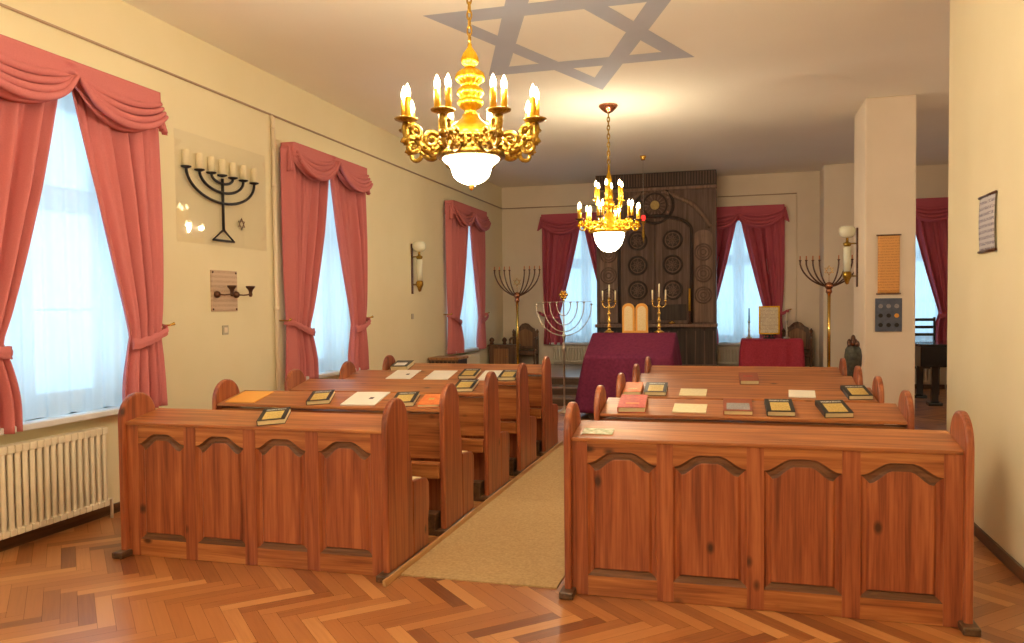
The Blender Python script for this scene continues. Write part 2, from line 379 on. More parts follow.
# windows: reveal sill, frame, panes
def window(n, side, c, hw):
    w = hw-.12 if side == 'L' else hw-.2
    root = bpy.data.objects.new('window_%d' % n, None); COL.objects.link(root); root['kind'] = 'structure'
    if side == 'L': root.location = (XL, c, 0); root.rotation_euler = (0, 0, PI/2)
    else: root.location = (c, YB, 0)
    y = .32                                    # local: x across, +y outward
    b = MB()
    b.box((-w, y, SILL), (-w+.07, y+.07, HEAD)).box((w-.07, y, SILL), (w, y+.07, HEAD))
    b.box((-w+.07, y, SILL), (w-.07, y+.07, SILL+.08)).box((-w+.07, y, HEAD-.08), (w-.07, y+.07, HEAD))
    b.box((-.055, y-.01, SILL+.08), (.055, y+.08, HEAD-.08)); b.box((-w+.07, y, 2.42), (-.055, y+.07, 2.52)); b.box((.055, y, 2.42), (w-.07, y+.07, 2.52))
    b.build('window_frame', M['white'], root, bevel=.006)
    for sg in (-1, 1):
        x0, x1 = (-w+.07, -.055) if sg < 0 else (.055, w-.07)
        b = MB(); d = .05
        for z0, z1 in ((SILL+.08, 2.42), (2.52, HEAD-.08)):
            b.box((x0, y+.01, z0), (x0+d, y+.05, z1)).box((x1-d, y+.01, z0), (x1, y+.05, z1)).box((x0+d, y+.01, z0), (x1-d, y+.05, z0+d)).box((x0+d, y+.01, z1-d), (x1-d, y+.05, z1))
        b.box((x0+d, y+.015, 1.60), (x1-d, y+.045, 1.62))
        s_o = b.build('window_sash', M['white'], root)
        MB().box((x0+.02, y+.028, SILL+.1), (x1-.02, y+.032, HEAD-.1)).build('window_pane', M['glass'], s_o)
    MB().box((-w-.06, -.13, SILL-.045), (w+.06, y, SILL)).build('window_sill', M['sillw'], root, bevel=.008)
for a in WIN: window(*a)

# ------------------------------------------------------------------ curtains
def sheer(side, c, hw, label):
    w = hw-.1; rnd = random.Random(int(c*10)); ph = [rnd.random()*6 for _ in range(4)]
    z1, z0 = 3.30, SILL+.008
    def fn(u, v):
        x = -w+2*w*u; k = x*1.0
        y = -.035+.013*math.sin(k*34+ph[0])+.008*math.sin(k*61+ph[1])+.006*math.sin(k*13+ph[2])*v
        return (x, y, z1+(z0-z1)*v+.006*math.sin(k*20)*v)
    o = MB().grid(fn, 160, 12).build('net_curtain', M['sheer'])
    if side == 'L': o.location = (XL, c, 0); o.rotation_euler = (0, 0, PI/2)
    else: o.location = (c, YB, 0)
    return tag(o, label, 'curtain', 'white net curtains')
def drape_mesh(hw, sg, seed, gap=.015, wide=.07):
    """One tied-back drape; sg is the side it is gathered to."""
    rnd = random.Random(seed); ph = [rnd.random()*6.28 for _ in range(5)]
    zt, ztie, zb = 3.33, 1.40, .80; out = hw+wide; tie_in = hw-.36; nf = 4.6
    def fn(u, v):
        z = zt+(zb-zt)*v
        if z > ztie:
            t = (zt-z)/(zt-ztie); inner = gap+(tie_in-gap)*(t**1.12); o_ = out-.05*t**4
            comp = 1-.45*t**5
        else:
            t = (ztie-z)/(ztie-zb); inner = tie_in-.10*math.sin(min(1, t*1.2)*PI/2); o_ = out-.05+.04*t; comp = .55+.45*min(1, t*1.6)
        u2 = u+.03*math.sin(u*9+ph[3])
        x = inner+(o_-inner)*u
        fold = math.sin(u2*nf*2*PI+ph[0]+.5*math.sin(v*3+ph[2]))
        amp = (.036+.020*math.sin(u*7+ph[1]))*comp*(.55+.45*min(1, v*3))
        bulge = -.03*math.exp(-((z-ztie)/.12)**2)
        y = -.115+amp*fold*1.25+bulge*-.3+.012*math.sin(u*nf*4.3*PI+ph[4])*comp
        if u > .93: y += (u-.93)/.07*(-.062-y)
        return (sg*x, y, z)
    return MB().grid(fn, 110, 56)
def tieback_mesh(hw, sg):
    x0, x1 = hw-.385, hw+.08
    def fn(u, v):
        a = u; x = x0+(x1-x0)*a
        zc = 1.33+.13*a**1.6; h = .085*(1-.35*a)
        dep = -.175-.02*math.sin(PI*a) if a < .85 else -.175-.02*math.sin(PI*a)+(a-.85)*.7
        return (sg*x, dep+.006*math.sin(v*9), zc+h*(v-.5)+.004*math.sin(a*30))
    return MB().grid(fn, 24, 5)
def valance_mesh(hw, seed, ZT=3.385, PIN=.2):
    rnd = random.Random(seed); H = hw-.01
    path = [(-H, -.02)]
    def pt(u):                                   # runs round the box front, u in 0..1
        tot = .16*2+2*H; s = u*tot
        if s < .16: return -H, -.02-s
        if s < .16+2*H: return -H+(s-.16), -.18
        return H, -.18+(s-.16-2*H)
    def fn(u, v):
        x, y = pt(u); q = abs(x)/H; 
        drop = PIN*(1-q)+.23*q+.19*math.sin(PI*min(1, max(0, (q-.02)/.96)))**.75
        if q < .03: drop = PIN
        if abs(x) >= H-1e-4: drop = .23
        band = .10+.05*(1-q)                          # smooth part above the swag folds
        zz = drop*v
        f = max(0, (zz-band*.6)/drop)
        ridge = abs(math.sin(v*11+.9*math.sin(q*3)+seed))*.7+.35*abs(math.sin(v*19+seed*2+q*2.2))-.3
        front = (abs(x) < H-1e-4)
        d = (.085*ridge*f+.022*math.sin(PI*v)*math.sin(PI*min(1, q))) if front else .010*ridge*f
        pin = math.exp(-(q/.05)**2)*.015*math.sin(v*20)
        return (x if front else x+(d if x > 0 else -d), y-(d+pin if front else 0), ZT-zz)
    return MB().grid(fn, 120, 30)
def swag_fold(hw, sg, k, ZT, PIN):
    """One gathered fold of the swag, running from the centre pinch to the outer corner."""
    H = hw-.02; w = (.44, .60, .76, .90)[k]; pts = []; rs = []
    for i in range(25):
        q = .01+.98*i/24
        drop = PIN*(1-q)+.23*q+.19*math.sin(PI*min(1, max(0, (q-.02)/.96)))**.75
        z = ZT-drop*w+(PIN*(w-.62))*math.exp(-(q/.10)**2)
        pts.append((sg*q*H, -.20-.018*k-.02*math.sin(PI*q), z)); rs.append(.014+.016*math.sin(PI*q)**.6)
    return MB().tube(pts, rs, 8)
def tail_mesh(hw, sg, zt):
    """Small gathered dog ear hanging off the valance corner."""
    def fn(u, v):
        x = hw-.02+.10*(u)*(.35+.65*v)+.012*math.sin(u*19)*v
        return (sg*x, -.13-.03*v+.022*math.sin(u*16)*(.3+v), zt-.24*v-.05*u*v)
    return MB().grid(fn, 24, 12)
def curtains(side, c, hw, label, mt, group='tied back curtains with swag valances', pin=.2):
    ZT = 3.385 if side == 'L' else 3.465
    root = thing('window_curtain', label, 'curtain', (XL, c, 0) if side == 'L' else (c, YB, 0), PI/2 if side == 'L' else 0, group)
    for sg in (-1, 1):
        drape_mesh(hw, sg, int(c*7)+sg, wide=.07 if side == 'L' else .0).build('drape', mt, root, solid=.006)
        tieback_mesh(hw, sg).build('tieback', mt, root, solid=.008)
        MB().tube([(sg*(hw+.08), -.01, 1.47), (sg*(hw+.08), -.14, 1.47), (sg*(hw+.11), -.17, 1.485)], [.008, .008, .014], 8).build('holdback_hook', M['brass'], root)
        for k in range(4): swag_fold(hw, sg, k, ZT, pin).build('swag_fold', mt, root)
        tail_mesh(hw, sg, ZT-.04).build('valance_tail', mt, root, solid=.006)
    valance_mesh(hw, int(c)+3, ZT, pin).build('valance', mt, root, solid=.006)
    MB().box((-hw+.02, -.16, ZT-.04), (hw-.02, -.005, ZT-.015)).build('pelmet_board', M['white'], root)
    return root
labs = {2: ('rose curtains with swag valance over the cream radiator, nearest on the left wall', 'white net curtain behind the nearest rose curtains, above the cream radiator'),
        3: ('rose curtains with swag valance beside the wall pipe, second along the left wall', 'white net curtain in the second window along the left wall'),
        4: ('rose curtains with swag valance farthest along the left wall, by the back corner', 'white net curtain in the window by the back left corner'),
        5: ('dark rose curtains on the back wall to the left of the wooden ark', 'white net curtain in the back wall window left of the wooden ark'),
        6: ('dark rose curtains on the back wall to the right of the wooden ark', 'white net curtain in the back wall window right of the ark, behind the red table'),
        7: ('crimson curtains in the side room behind the black piano', 'white net curtain in the side room window behind the black piano')}
for n, s, c, hw in WIN:
    if n == 1: continue
    curtains(s, c, hw, labs[n][0], M['rose'] if s == 'L' else M['rose2'], pin={3: .12, 4: .2, 2: .2}.get(n, .28))
    sheer(s, c, hw, labs[n][1])

# ------------------------------------------------------------------ radiators
def radiator(loc, rz, n, z0, z1, label, mt=None, pitch=.058):
    root = thing('radiator', label, 'radiator', loc, rz, 'column radiators'); mt = mt or M['rad']
    L = n*pitch
    for i in range(n):
        x = -L/2+(i+.5)*pitch; h = z1-z0; b = MB()
        # every section: two thin rounded columns joined at the head and the foot
        r = pitch*.46
        b.tube([(x, -.03, z0+.03), (x, -.03, z1-.03)], r*.78, 8); b.tube([(x, .03, z0+.03), (x, .03, z1-.03)], r*.78, 8)
        b.tube([(x, -.045, z0+.035), (x, .045, z0+.035)], r*1.05, 8); b.tube([(x, -.045, z1-.035), (x, .045, z1-.035)], r*1.05, 8)
        b.box((x-pitch*.47, -.052, z1-.058), (x+pitch*.47, .052, z1-.004)); b.box((x-pitch*.47, -.052, z0+.004), (x+pitch*.47, .052, z0+.05))
        b.build('radiator_section', mt, root, bevel=.008)
    b = MB(); b.tube([(-L/2, 0, z0+.04), (L/2, 0, z0+.04)], .017, 8); b.tube([(-L/2, 0, z1-.04), (L/2, 0, z1-.04)], .017, 8)
    b.tube([(L/2, 0, z0+.04), (L/2+.07, 0, z0+.04), (L/2+.07, 0, .0)], .012, 8)
    b.build('radiator_pipe', mt, root)
    b = MB().box((-L/2+.1, .04, z0+.05), (-L/2+.13, .085, z0+.12)).box((L/2-.13, .04, z0+.05), (L/2-.1, .085, z0+.12)); b.build('wall_bracket', mt, root)
    return root
radiator((XL+.09, 4.05, 0), PI/2, 32, .11, .72, 'cream ribbed radiator under the nearest window on the left')
radiator((XL+.09, 13.6, .39), PI/2, 18, .03, .36, 'cream radiator under the farthest window of the left wall')
radiator((-3.1, YB-.09, .39), 0, 19, .04, .385, 'low cream radiator on the platform left of the ark')
radiator((.05, YB-.09, .39), 0, 18, .04, .385, 'low cream radiator beside the ark, behind the red table')
radiator((3.0, YB-.09, 0), 0, 20, .12, .70, 'radiator in the side room behind the piano')

# ------------------------------------------------------------------ platform with steps
b = MB()
for i in range(3):
    y = 12.42+.40*i
    b.box((XL+.02, y, .13*i), (1.5, YB-.025 if i == 2 else y+.45, .13*(i+1)-.025), 0)
    b.box((XL+.02, y-.02, .13*(i+1)-.025), (1.5, YB-.025 if i == 2 else y+.45, .13*(i+1)), 1)
tag(b.build('stepped_platform', [M['step'], M['tread']]), 'brown wooden platform with three steps in front of the dark ark', 'platform')

# ------------------------------------------------------------------ pews
ZD0, ZD1 = .886, .948          # desk front and rear height
def arch_loop(x0, x1, z0, zc_, zp, d, y, n=14):
    """Outline of a panel with an ogee arched head, inset by d, at depth y."""
    x0 += d; x1 -= d; pts = [(x0, z0+d), (x1, z0+d)]
    for i in range(n+1):
        t = i/n; s = abs(2*t-1)                     # 1 at the corners, 0 at the crown
        q_ = min(1, max(0, (s-.26)/.72)); k = 1-q_*q_*(3-2*q_)
        pts.append((x1+(x0-x1)*t, zc_+(zp-zc_)*k-d))
    return [(p[0], y, p[1]) for p in pts]
def make_pew(Lh, n_front, label, name='pew'):
    """Local frame: x along the pew, y from the panelled back towards the ark, z up."""
    root = thing(name, label, 'pew', (0, 0, 0), 0, 'wooden pews with book rests')
    # end panels
    for sg in (-1, 1):
        x0, x1 = (-Lh, -Lh+.04) if sg < 0 else (Lh-.04, Lh)
        prof = [(.0, .03), (.0, .86)]+arc(.16, .89, .16, .165, PI, 0, 16)+[(.325, .80), (.345, .70), (.375, .60), (.385, .03)]
        MB().prism(prof, x0, x1, 'x').build('end_panel', M['pine_v'], root, bevel=.011)
        xa, xb = (-Lh+.004, -Lh+.036) if sg < 0 else (Lh-.036, Lh-.004)
        pr = [(.389, .03), (.389, .50), (.50, .495), (.62, .475), (.66, .44), (.665, .30), (.64, .20), (.64, .03)]
        MB().prism(pr, xa, xb, 'x').build('seat_end', M['pine_v'], root, bevel=.008)
        MB().box((x0-.02, -.06, 0), (x1+.02, .08, .04)).box((x0-.008, .08, 0), (x1+.008, .66, .03)).build('foot', M['foot'], root, bevel=.008)
    xi = Lh-.04
    # book rest
    th = .020; d0, d1 = (.878, .932) if n_front else (ZD0, ZD1); yo = .025 if n_front else .015; zo = d0-(.045-yo)*(d1-d0)/.33; ye = .345 if n_front else .375; ze = d0+(ye-.045)*(d1-d0)/.33
    MB().prism([(yo, zo-th), (yo, zo), (ye, ze), (ye, ze-th)], -xi, xi, 'x').build('book_rest', M['pine_h'], root, bevel=.004)
    yp = .038 if n_front else .075; ztop = ZD0-(.014 if n_front else .026)
    # panelled back: upright stiles (slot 0), rails (slot 1), moulding (slot 2)
    n = 4; st = .085; span = 2*xi; pw = (span-st*(n+1))/n; fr = MB(); zc_, zp, z0 = .735, .80, .112
    if n_front:
        for k in range(n+1):
            a = -xi+k*(pw+st); fr.box((a, yp, .003), (a+st, yp+.03, ztop), 0)
        for k in range(n):
            a = -xi+st+k*(pw+st); b2 = a+pw
            fr.box((a, yp+.003, .003), (b2, yp+.03, z0), 1)
            top = arch_loop(a, b2, z0, zc_, zp, 0, yp+.003)[2:]
            vs = []; fs = []
            for p in top: vs += [p, (p[0], p[1], ztop)]
            m_ = len(top); fs = [(2*i, 2*i+1, 2*i+3, 2*i+2) for i in range(m_-1)]
            o = len(vs); vs += [(p[0], yp+.03, p[2]) for p in top]; fs += [(2*i, 2*i+2, o+i+1, o+i) for i in range(m_-1)]
            fr.add(vs, fs, 1)
        fr.build('back_frame', [M['pine_v'], M['pine_h']], root)
        for k in range(n):
            a = -xi+st+k*(pw+st); b2 = a+pw; pm = MB(); loops = []
            for d, y in ((0, .003), (.006, .012), (.012, .020), (.030, .022), (.042, .010), (.046, .009)):
                loops.append(arch_loop(a, b2, z0, zc_, zp, d, yp+y))
            m_ = len(loops[0])
            for i in range(len(loops)-1):
                vs = loops[i]+loops[i+1]; fs = [(j, (j+1) % m_, m_+(j+1) % m_, m_+j) for j in range(m_)]
                for j, f in enumerate(fs):
                    pm.add([vs[q] for q in f], [(0, 1, 2, 3)], 1 if (i < 4 and (j == 0 or 1 < j < m_-1)) else 0)
            pm.add(loops[-1], [tuple(range(m_))], 0)
            bk = arch_loop(a, b2, z0, zc_, zp, -.005, yp+.031); pm.add(bk, [tuple(range(m_))[::-1]], 0)
            pm.build('back_panel', [M['pine_v'], M['groove']], root)
    else:                                        # plain boarded backs of the pews further in
        nb = 7; bw = 2*xi/nb
        fr.box((-xi, yp, .52), (xi, yp+.02, ztop-.02), 1)
        fr.build('back_frame', [M['pine_v'], M['pine_h']], root)
        for k in range(nb): MB().box((-xi+k*bw+.002, yp+.022, .02), (-xi+(k+1)*bw-.002, yp+.036, .84)).build('back_board', M['pine_v'], root, bevel=.003)
    # seat, the backrest board on the sitter's side, the crossbar
    MB().box((-xi, .12, .415), (xi, .645, .45)).build('seat', M['pine_h'], root, bevel=.008)
    MB().box((-xi, .20, .50), (xi, .225, .83)).build('backrest', M['pine_h'], root, bevel=.004)
    MB().box((-xi, .30, .20), (xi, .325, .27)).build('stretcher', M['pine_h'], root, bevel=.004)
    if not n_front:
        MB().box((-xi, -.02, .395), (xi, yp-.002, .50)).build('rear_shelf', M['pine_h'], root, bevel=.006)
        MB().box((-xi+.02, -.05, .0), (xi-.02, yp-.002, .15)).build('foot_rest', M['foot'], root, bevel=.006)
    return root
ordn = ['first', 'second', 'third', 'fourth', 'fifth']
PY0, PDY = 4.205, 1.014
pl = make_pew(.95, True, 'panelled wooden pew nearest the camera in the left block'); pl.location = (-2.915, PY0+.055, 0)
pr = make_pew(1.008, True, 'panelled wooden pew nearest the camera in the right block, with a worn sticker'); pr.location = (.092, PY0+.055, 0)
pl2 = make_pew(.945, False, 'x'); pr2 = make_pew(.97, False, 'x')
where = {1: 'second', 2: 'middle', 3: 'fourth', 4: 'farthest'}
for i in range(1, 5):
    for side, src, x in (('left', pl2, -2.915), ('right', pr2, .055)):
        lab = 'wooden pew, %s back in the %s block%s' % (where[i], side, {1: ', holding open books', 2: '', 3: '', 4: ', next to the platform'}[i])
        lab = {('left', 1): 'wooden pew second from the camera in the left block, holding an orange folder',
               ('right', 1): 'wooden pew second from the camera in the right block, holding five books and papers',
               ('left', 2): 'wooden pew in the middle of the left block, one black book near the aisle',
               ('right', 2): 'wooden pew in the middle of the right block, two books at its aisle end',
               ('left', 3): 'wooden pew second from the ark in the left block, with white sheets on it',
               ('right', 3): 'wooden pew second from the ark in the right block, one brown book on it',
               ('left', 4): 'wooden pew nearest the ark in the left block',
               ('right', 4): 'wooden pew nearest the ark in the right block, its book rest empty'}[(side, i)]
        if i == 1: src.location = (x, PY0+PDY*i, 0); src['label'] = lab
        else: dup(src, (x, PY0+PDY*i, 0), 0, lab)

# ------------------------------------------------------------------ books and papers
SL = math.atan2(ZD1-ZD0, .33)
def on_desk(row, y):            # height of the desk top of a row at local y
    return PY0+PDY*row+y+(.055 if row == 0 else 0), ZD0+(y-.045)*math.tan(SL)
def place_on_desk(root, row, x, y, rz):
    Y, Z = on_desk(row, y)
    if row == 0: Z = .878+(y-.045)*(.054/.33)+.001
    root.location = (x, Y, Z+.0015)
    root.rotation_mode = 'XYZ'; root.rotation_euler = (Matrix.Rotation(SL if row else math.atan2(.054, .33), 3, 'X') @ Matrix.Rotation(rz, 3, 'Z')).to_euler()
def make_book(label, cover, w=.165, h=.25, t=.030, panel=None, pan=(.16, .84, .08, .70), title=True, group='books on the pews'):
    root = thing('book', label, 'book', group=group)
    MB().box((-w/2+.004, .004, .003), (w/2-.004, h-.004, t-.003)).build('pages', M['page'], root)
    b = MB().box((-w/2, 0, 0), (w/2, h, .003)).box((-w/2, 0, t-.003), (w/2, h, t)).box((-w/2-.002, 0, 0), (-w/2+.003, h, t))
    b.build('cover', cover, root, bevel=.0015)
    if panel:
        MB().box((-w/2+w*pan[0], h*pan[2], t), (-w/2+w*pan[1], h*pan[3], t+.0012)).build('cover_panel', panel, root)
    if title:
        MB().box((-w*.36, h*.80, t), (w*.36, h*.90, t+.001)).build('title', M['lettering'], root)
    return root
BK, GO = M['bookblack'], M['bookgold']
books = [
 (0, -2.77, .062, .40, 'black book with gold panel alone on the nearest left pew', BK, GO, .18, .29, .032),
 (1, -2.98, .05, .32, 'black book with gold panel beyond the orange folder on the second left pew', BK, GO, .16, .27, .032),
 (1, -2.31, .05, .20, 'black book between the white sheet and the orange book', BK, GO, .16, .27, .032),
 (2, -2.205, .05, .10, 'black book at the aisle end of the middle left pew', BK, GO, .17, .27, .032),
 (3, -2.53, .09, .08, 'black book behind the middle left pew, between two white sheets', BK, GO, .16, .25, .032),
 (3, -2.12, .06, .06, 'black book at the aisle end of the fourth left pew', BK, GO, .16, .25, .03),
 (1, .27, .05, .03, 'black book with gold panel in the middle of the second right pew', BK, GO, .17, .27, .032),
 (1, .61, .05, .13, 'black book with gold panel at the wall end of the second right pew', BK, GO, .18, .28, .032),
 (2, -.615, .05, .02, 'dark book with gold square beside the red book on the middle right pew', BK, GO, .17, .27, .032),
 (2, .875, .05, .10, 'black book at the wall end of the middle right pew', BK, GO, .17, .28, .032)]
proto = None
for row, x, y, rz, lab, cv, pn, w, h, t in books:
    if proto is None: proto = k = make_book(lab, cv, .17, .27, .032, pn)
    else: k = dup(proto, (0, 0, 0)); k['label'] = lab
    place_on_desk(k, row, x, y, rz)
k = make_book('brown book with grey picture on the second right pew', M['bookbrown'], .18, .26, .03, M['greyprint'], (.1, .9, .1, .62), False); place_on_desk(k, 1, .01, .05, .02)
k = make_book('red book at the aisle end of the second right pew', M['bookred'], .18, .29, .036, M['bookorange'], (.25, .75, .25, .35), False); place_on_desk(k, 1, -.67, .05, .04)
k = make_book('orange red book at the aisle end of the middle right pew', M['bookorange'], .14, .27, .03, M['bookgold'], (.25, .75, .25, .34), False); place_on_desk(k, 2, -.795, .05, .02)
k = make_book('orange book beside the black book at the aisle end of the second left pew', M['bookorange'], .16, .25, .022, M['bookgold'], (.35, .6, .45, .6), False); place_on_desk(k, 1, -2.11, .05, .12)
k = make_book('thick dark brown book alone on the second right pew from the ark', M['bookbrown'], .16, .27, .036, M['bookred'], (.2, .7, .5, .6), False); place_on_desk(k, 3, .11, .05, .04)
k = make_book('grey green book at the wall end of the left pew nearest the ark', M['verdi'], .20, .27, .05, M['paper'], (.15, .8, .15, .6), False); place_on_desk(k, 4, -3.67, .04, .08)
def sheet(name, label, mt, row, x, y, w, h, rz, t=.006, mark=None, cat='paper', group='papers on the pews'):
    root = thing(name, label, cat, group=group)
    MB().box((-w/2, 0, 0), (w/2, h, t)).build('sheet', mt, root)
    if mark: MB().box((w*.12, h*.42, t), (w*.24, h*.56, t+.0006)).build('printed_mark', mark, root)
    place_on_desk(root, row, x, y, rz)
sheet('paper_sheet', 'large white sheet with a small dark mark on the second left pew', M['paper'], 1, -2.66, .05, .27, .32, .06, .008, M['ink'])
sheet('paper_sheet', 'white sheet with a dark mark on the fourth left pew, nearer the wall', M['paper'], 3, -3.24, .05, .26, .32, .02, .006, M['ink'])
sheet('paper_sheet', 'blank white sheet on the fourth left pew, the middle of its three', M['paper'], 3, -2.84, .05, .25, .32, .02)
sheet('paper_sheet', 'white sheet on the fourth left pew between two black books', M['paper'], 3, -2.31, .05, .20, .33, .05, .010)
sheet('paper_sheet', 'cream printed slip beside the red book on the second right pew', M['creampaper'], 1, -.30, .07, .215, .18, -.02, .006)
sheet('paper_sheet', 'cream printed slip in the middle of the middle right pew', M['creampaper'], 2, -.33, .06, .205, .18, -.02, .006)
sheet('paper_sheet', 'cream slip next to the black book toward the wall on the middle right pew', M['paper'], 2, .47, .07, .19, .18, -.05, .006)
sheet('folder', 'orange paper folder at the wall end of the second left pew', M['folder'], 1, -3.645, .05, .25, .28, .02, .006, None, 'folder')
k = thing('sticker', 'worn greenish white sticker on the book rest of the nearest right pew', 'sticker')
MB().box((-.085, 0, 0), (.085, .10, .0015)).build('sticker_paper', M['label'], k); place_on_desk(k, 0, -.745, .09, 0)
o = MB().box((-.10, -.09, 0), (.10, .09, .02)).build('booklet', M['page'], loc=(-2.12, 4.82, .452), bevel=.003)
tag(o, 'pale booklet lying on the seat of the nearest left pew', 'book')
o = MB().box((-.10, -.08, 0), (.10, .08, .025)).build('booklet', M['page'], loc=(-2.12, 5.78, .452), bevel=.003)
tag(o, 'pale booklet lying on the seat of the second left pew', 'book')

# ------------------------------------------------------------------ carpet and threshold strip
def carp(u, v):
    x = -1.93+.95*u; y = 4.35+4.5*v
    return (x, y, .010+.0015*math.sin(y*9)*math.sin(x*5))
tag(MB().grid(carp, 20, 60).box((-1.93, 4.35, .0005), (-.98, 8.85, .0075)).build('aisle_carpet', M['carpet']), 'beige carpet runner along the aisle between the pews', 'carpet')
tag(MB().prism([(-1.958, .0), (-1.958, .035), (-1.94, .04), (-1.932, .0)], 4.15, 9.0, 'y').build('floor_strip', M['strip'], bevel=.004), 'long wooden strip along the left edge of the aisle carpet', 'strip')

# ------------------------------------------------------------------ ceiling star
def star_mesh():
    R, w = 1.0, .14; b = MB(); cx, cy, sx, sy = -1.485, 7.36, 1.25, 1.87
    for k, z in ((0, -.002), (1, -.0032)):
        o_ = []; i_ = []
        for j in range(3):
            a = PI/2+k*PI+j*2*PI/3
            o_.append((cx+sx*R*math.cos(a), cy+sy*R*math.sin(a), ZC+z)); i_.append((cx+sx*(R-2*w)*math.cos(a), cy+sy*(R-2*w)*math.sin(a), ZC+z))
        b.add(o_+i_, [(0, 1, 4, 3), (1, 2, 5, 4), (2, 0, 3, 5)])
    return b
tag(star_mesh().build('painted_star', M['star']), 'large grey six pointed star painted on the ceiling', 'painted star')

# ------------------------------------------------------------------ chandeliers
def link(b, c, r, turn, wire=.005, st=1.5):
    pts = []
    for k in range(14):
        a = 2*PI*k/14; x = r*.6*math.cos(a); z = r*st*math.sin(a)
        pts.append((c[0]+(x if turn else 0), c[1]+(0 if turn else x), c[2]+z))
    b.tube(pts, wire, 6, closed=True)
def flame(parent, p, s=1.0):
    MB().lathe([(.001, 0), (.011*s, .004*s), (.014*s, .018*s), (.011*s, .036*s), (.005*s, .052*s), (.001, .060*s)], p, 10).build('bulb', M['bulb'], parent)
def lamp_at(parent, p, e, r=.05, col=WARM):
    l = bpy.data.lights.new('lamp_glow', 'POINT'); l.energy = e; l.color = col; l.shadow_soft_size = r
    o = bpy.data.objects.new('lamp_glow', l); COL.objects.link(o); o.parent = parent; o.location = p; return o
def acanthus_arm(root, a, r0, r1, z0, zp, thick, name='arm', mt=None, big=False):
    """S-scroll arm from the ring (r0,z0) out to the pan (r1,zp), with leafy curls."""
    ca, sa = math.cos(a), math.sin(a); P = lambda r, z, s=0: (r*ca-s*sa, r*sa+s*ca, z); b = MB(); L = r1-r0
    main = []; n = 26
    for i in range(n+1):
        t = i/n; r = r0+L*t; z = z0-.055*math.sin(PI*t*1.05)*1.2+(zp-z0)*t**2.5
        main.append(P(r, z))
    b.tube(main, [thick*(1.25-.55*abs(2*i/n-.7)) for i in range(n+1)], 8)
    for cr, cz, rad, d0, turns, sg in ((r1-.045, z0+.055, .062, .9, 1.3, -1), (r1-.035, z0-.03, .058, .2, 1.35, 1), (r0+.35*L, z0+.01, .05, 2.6, 1.3, -1)) if big else ((r1-.03, z0-.035, .055, .2, 1.35, 1), (r0+.42*L, z0-.005, .038, 2.6, 1.3, -1), (r1-.10, z0+.02, .03, 1.0, 1.2, -1), (r0+.05, z0+.03, .028, 2.4, 1.2, 1)):
        pts = []; rs = []
        for i in range(22):
            t = i/21; q = d0+sg*turns*2*PI*t; rr = rad*(1-.72*t)
            pts.append(P(cr+rr*math.cos(q), cz+rr*math.sin(q))); rs.append(thick*(.9-.45*t))
        b.tube(pts, rs, 7)
    for t in (.15, .35, .55, .75, .92):          # leaf bosses along the scroll
        i = int(t*n); p = main[i]
        for s in (-1, 1):
            q = (p[0]-s*sa*thick*1.1, p[1]+s*ca*thick*1.1, p[2]+.008); b.ball(q, thick*.8, 8, sz=.7)
        b.ball((p[0], p[1], p[2]+thick*1.1), thick*.75, 8)
    b.tube([P(r1, z0-.03), P(r1, zp-.008)], [thick*.9, thick*1.2], 8)
    return b.build(name, mt or M['oldbrass'], root)
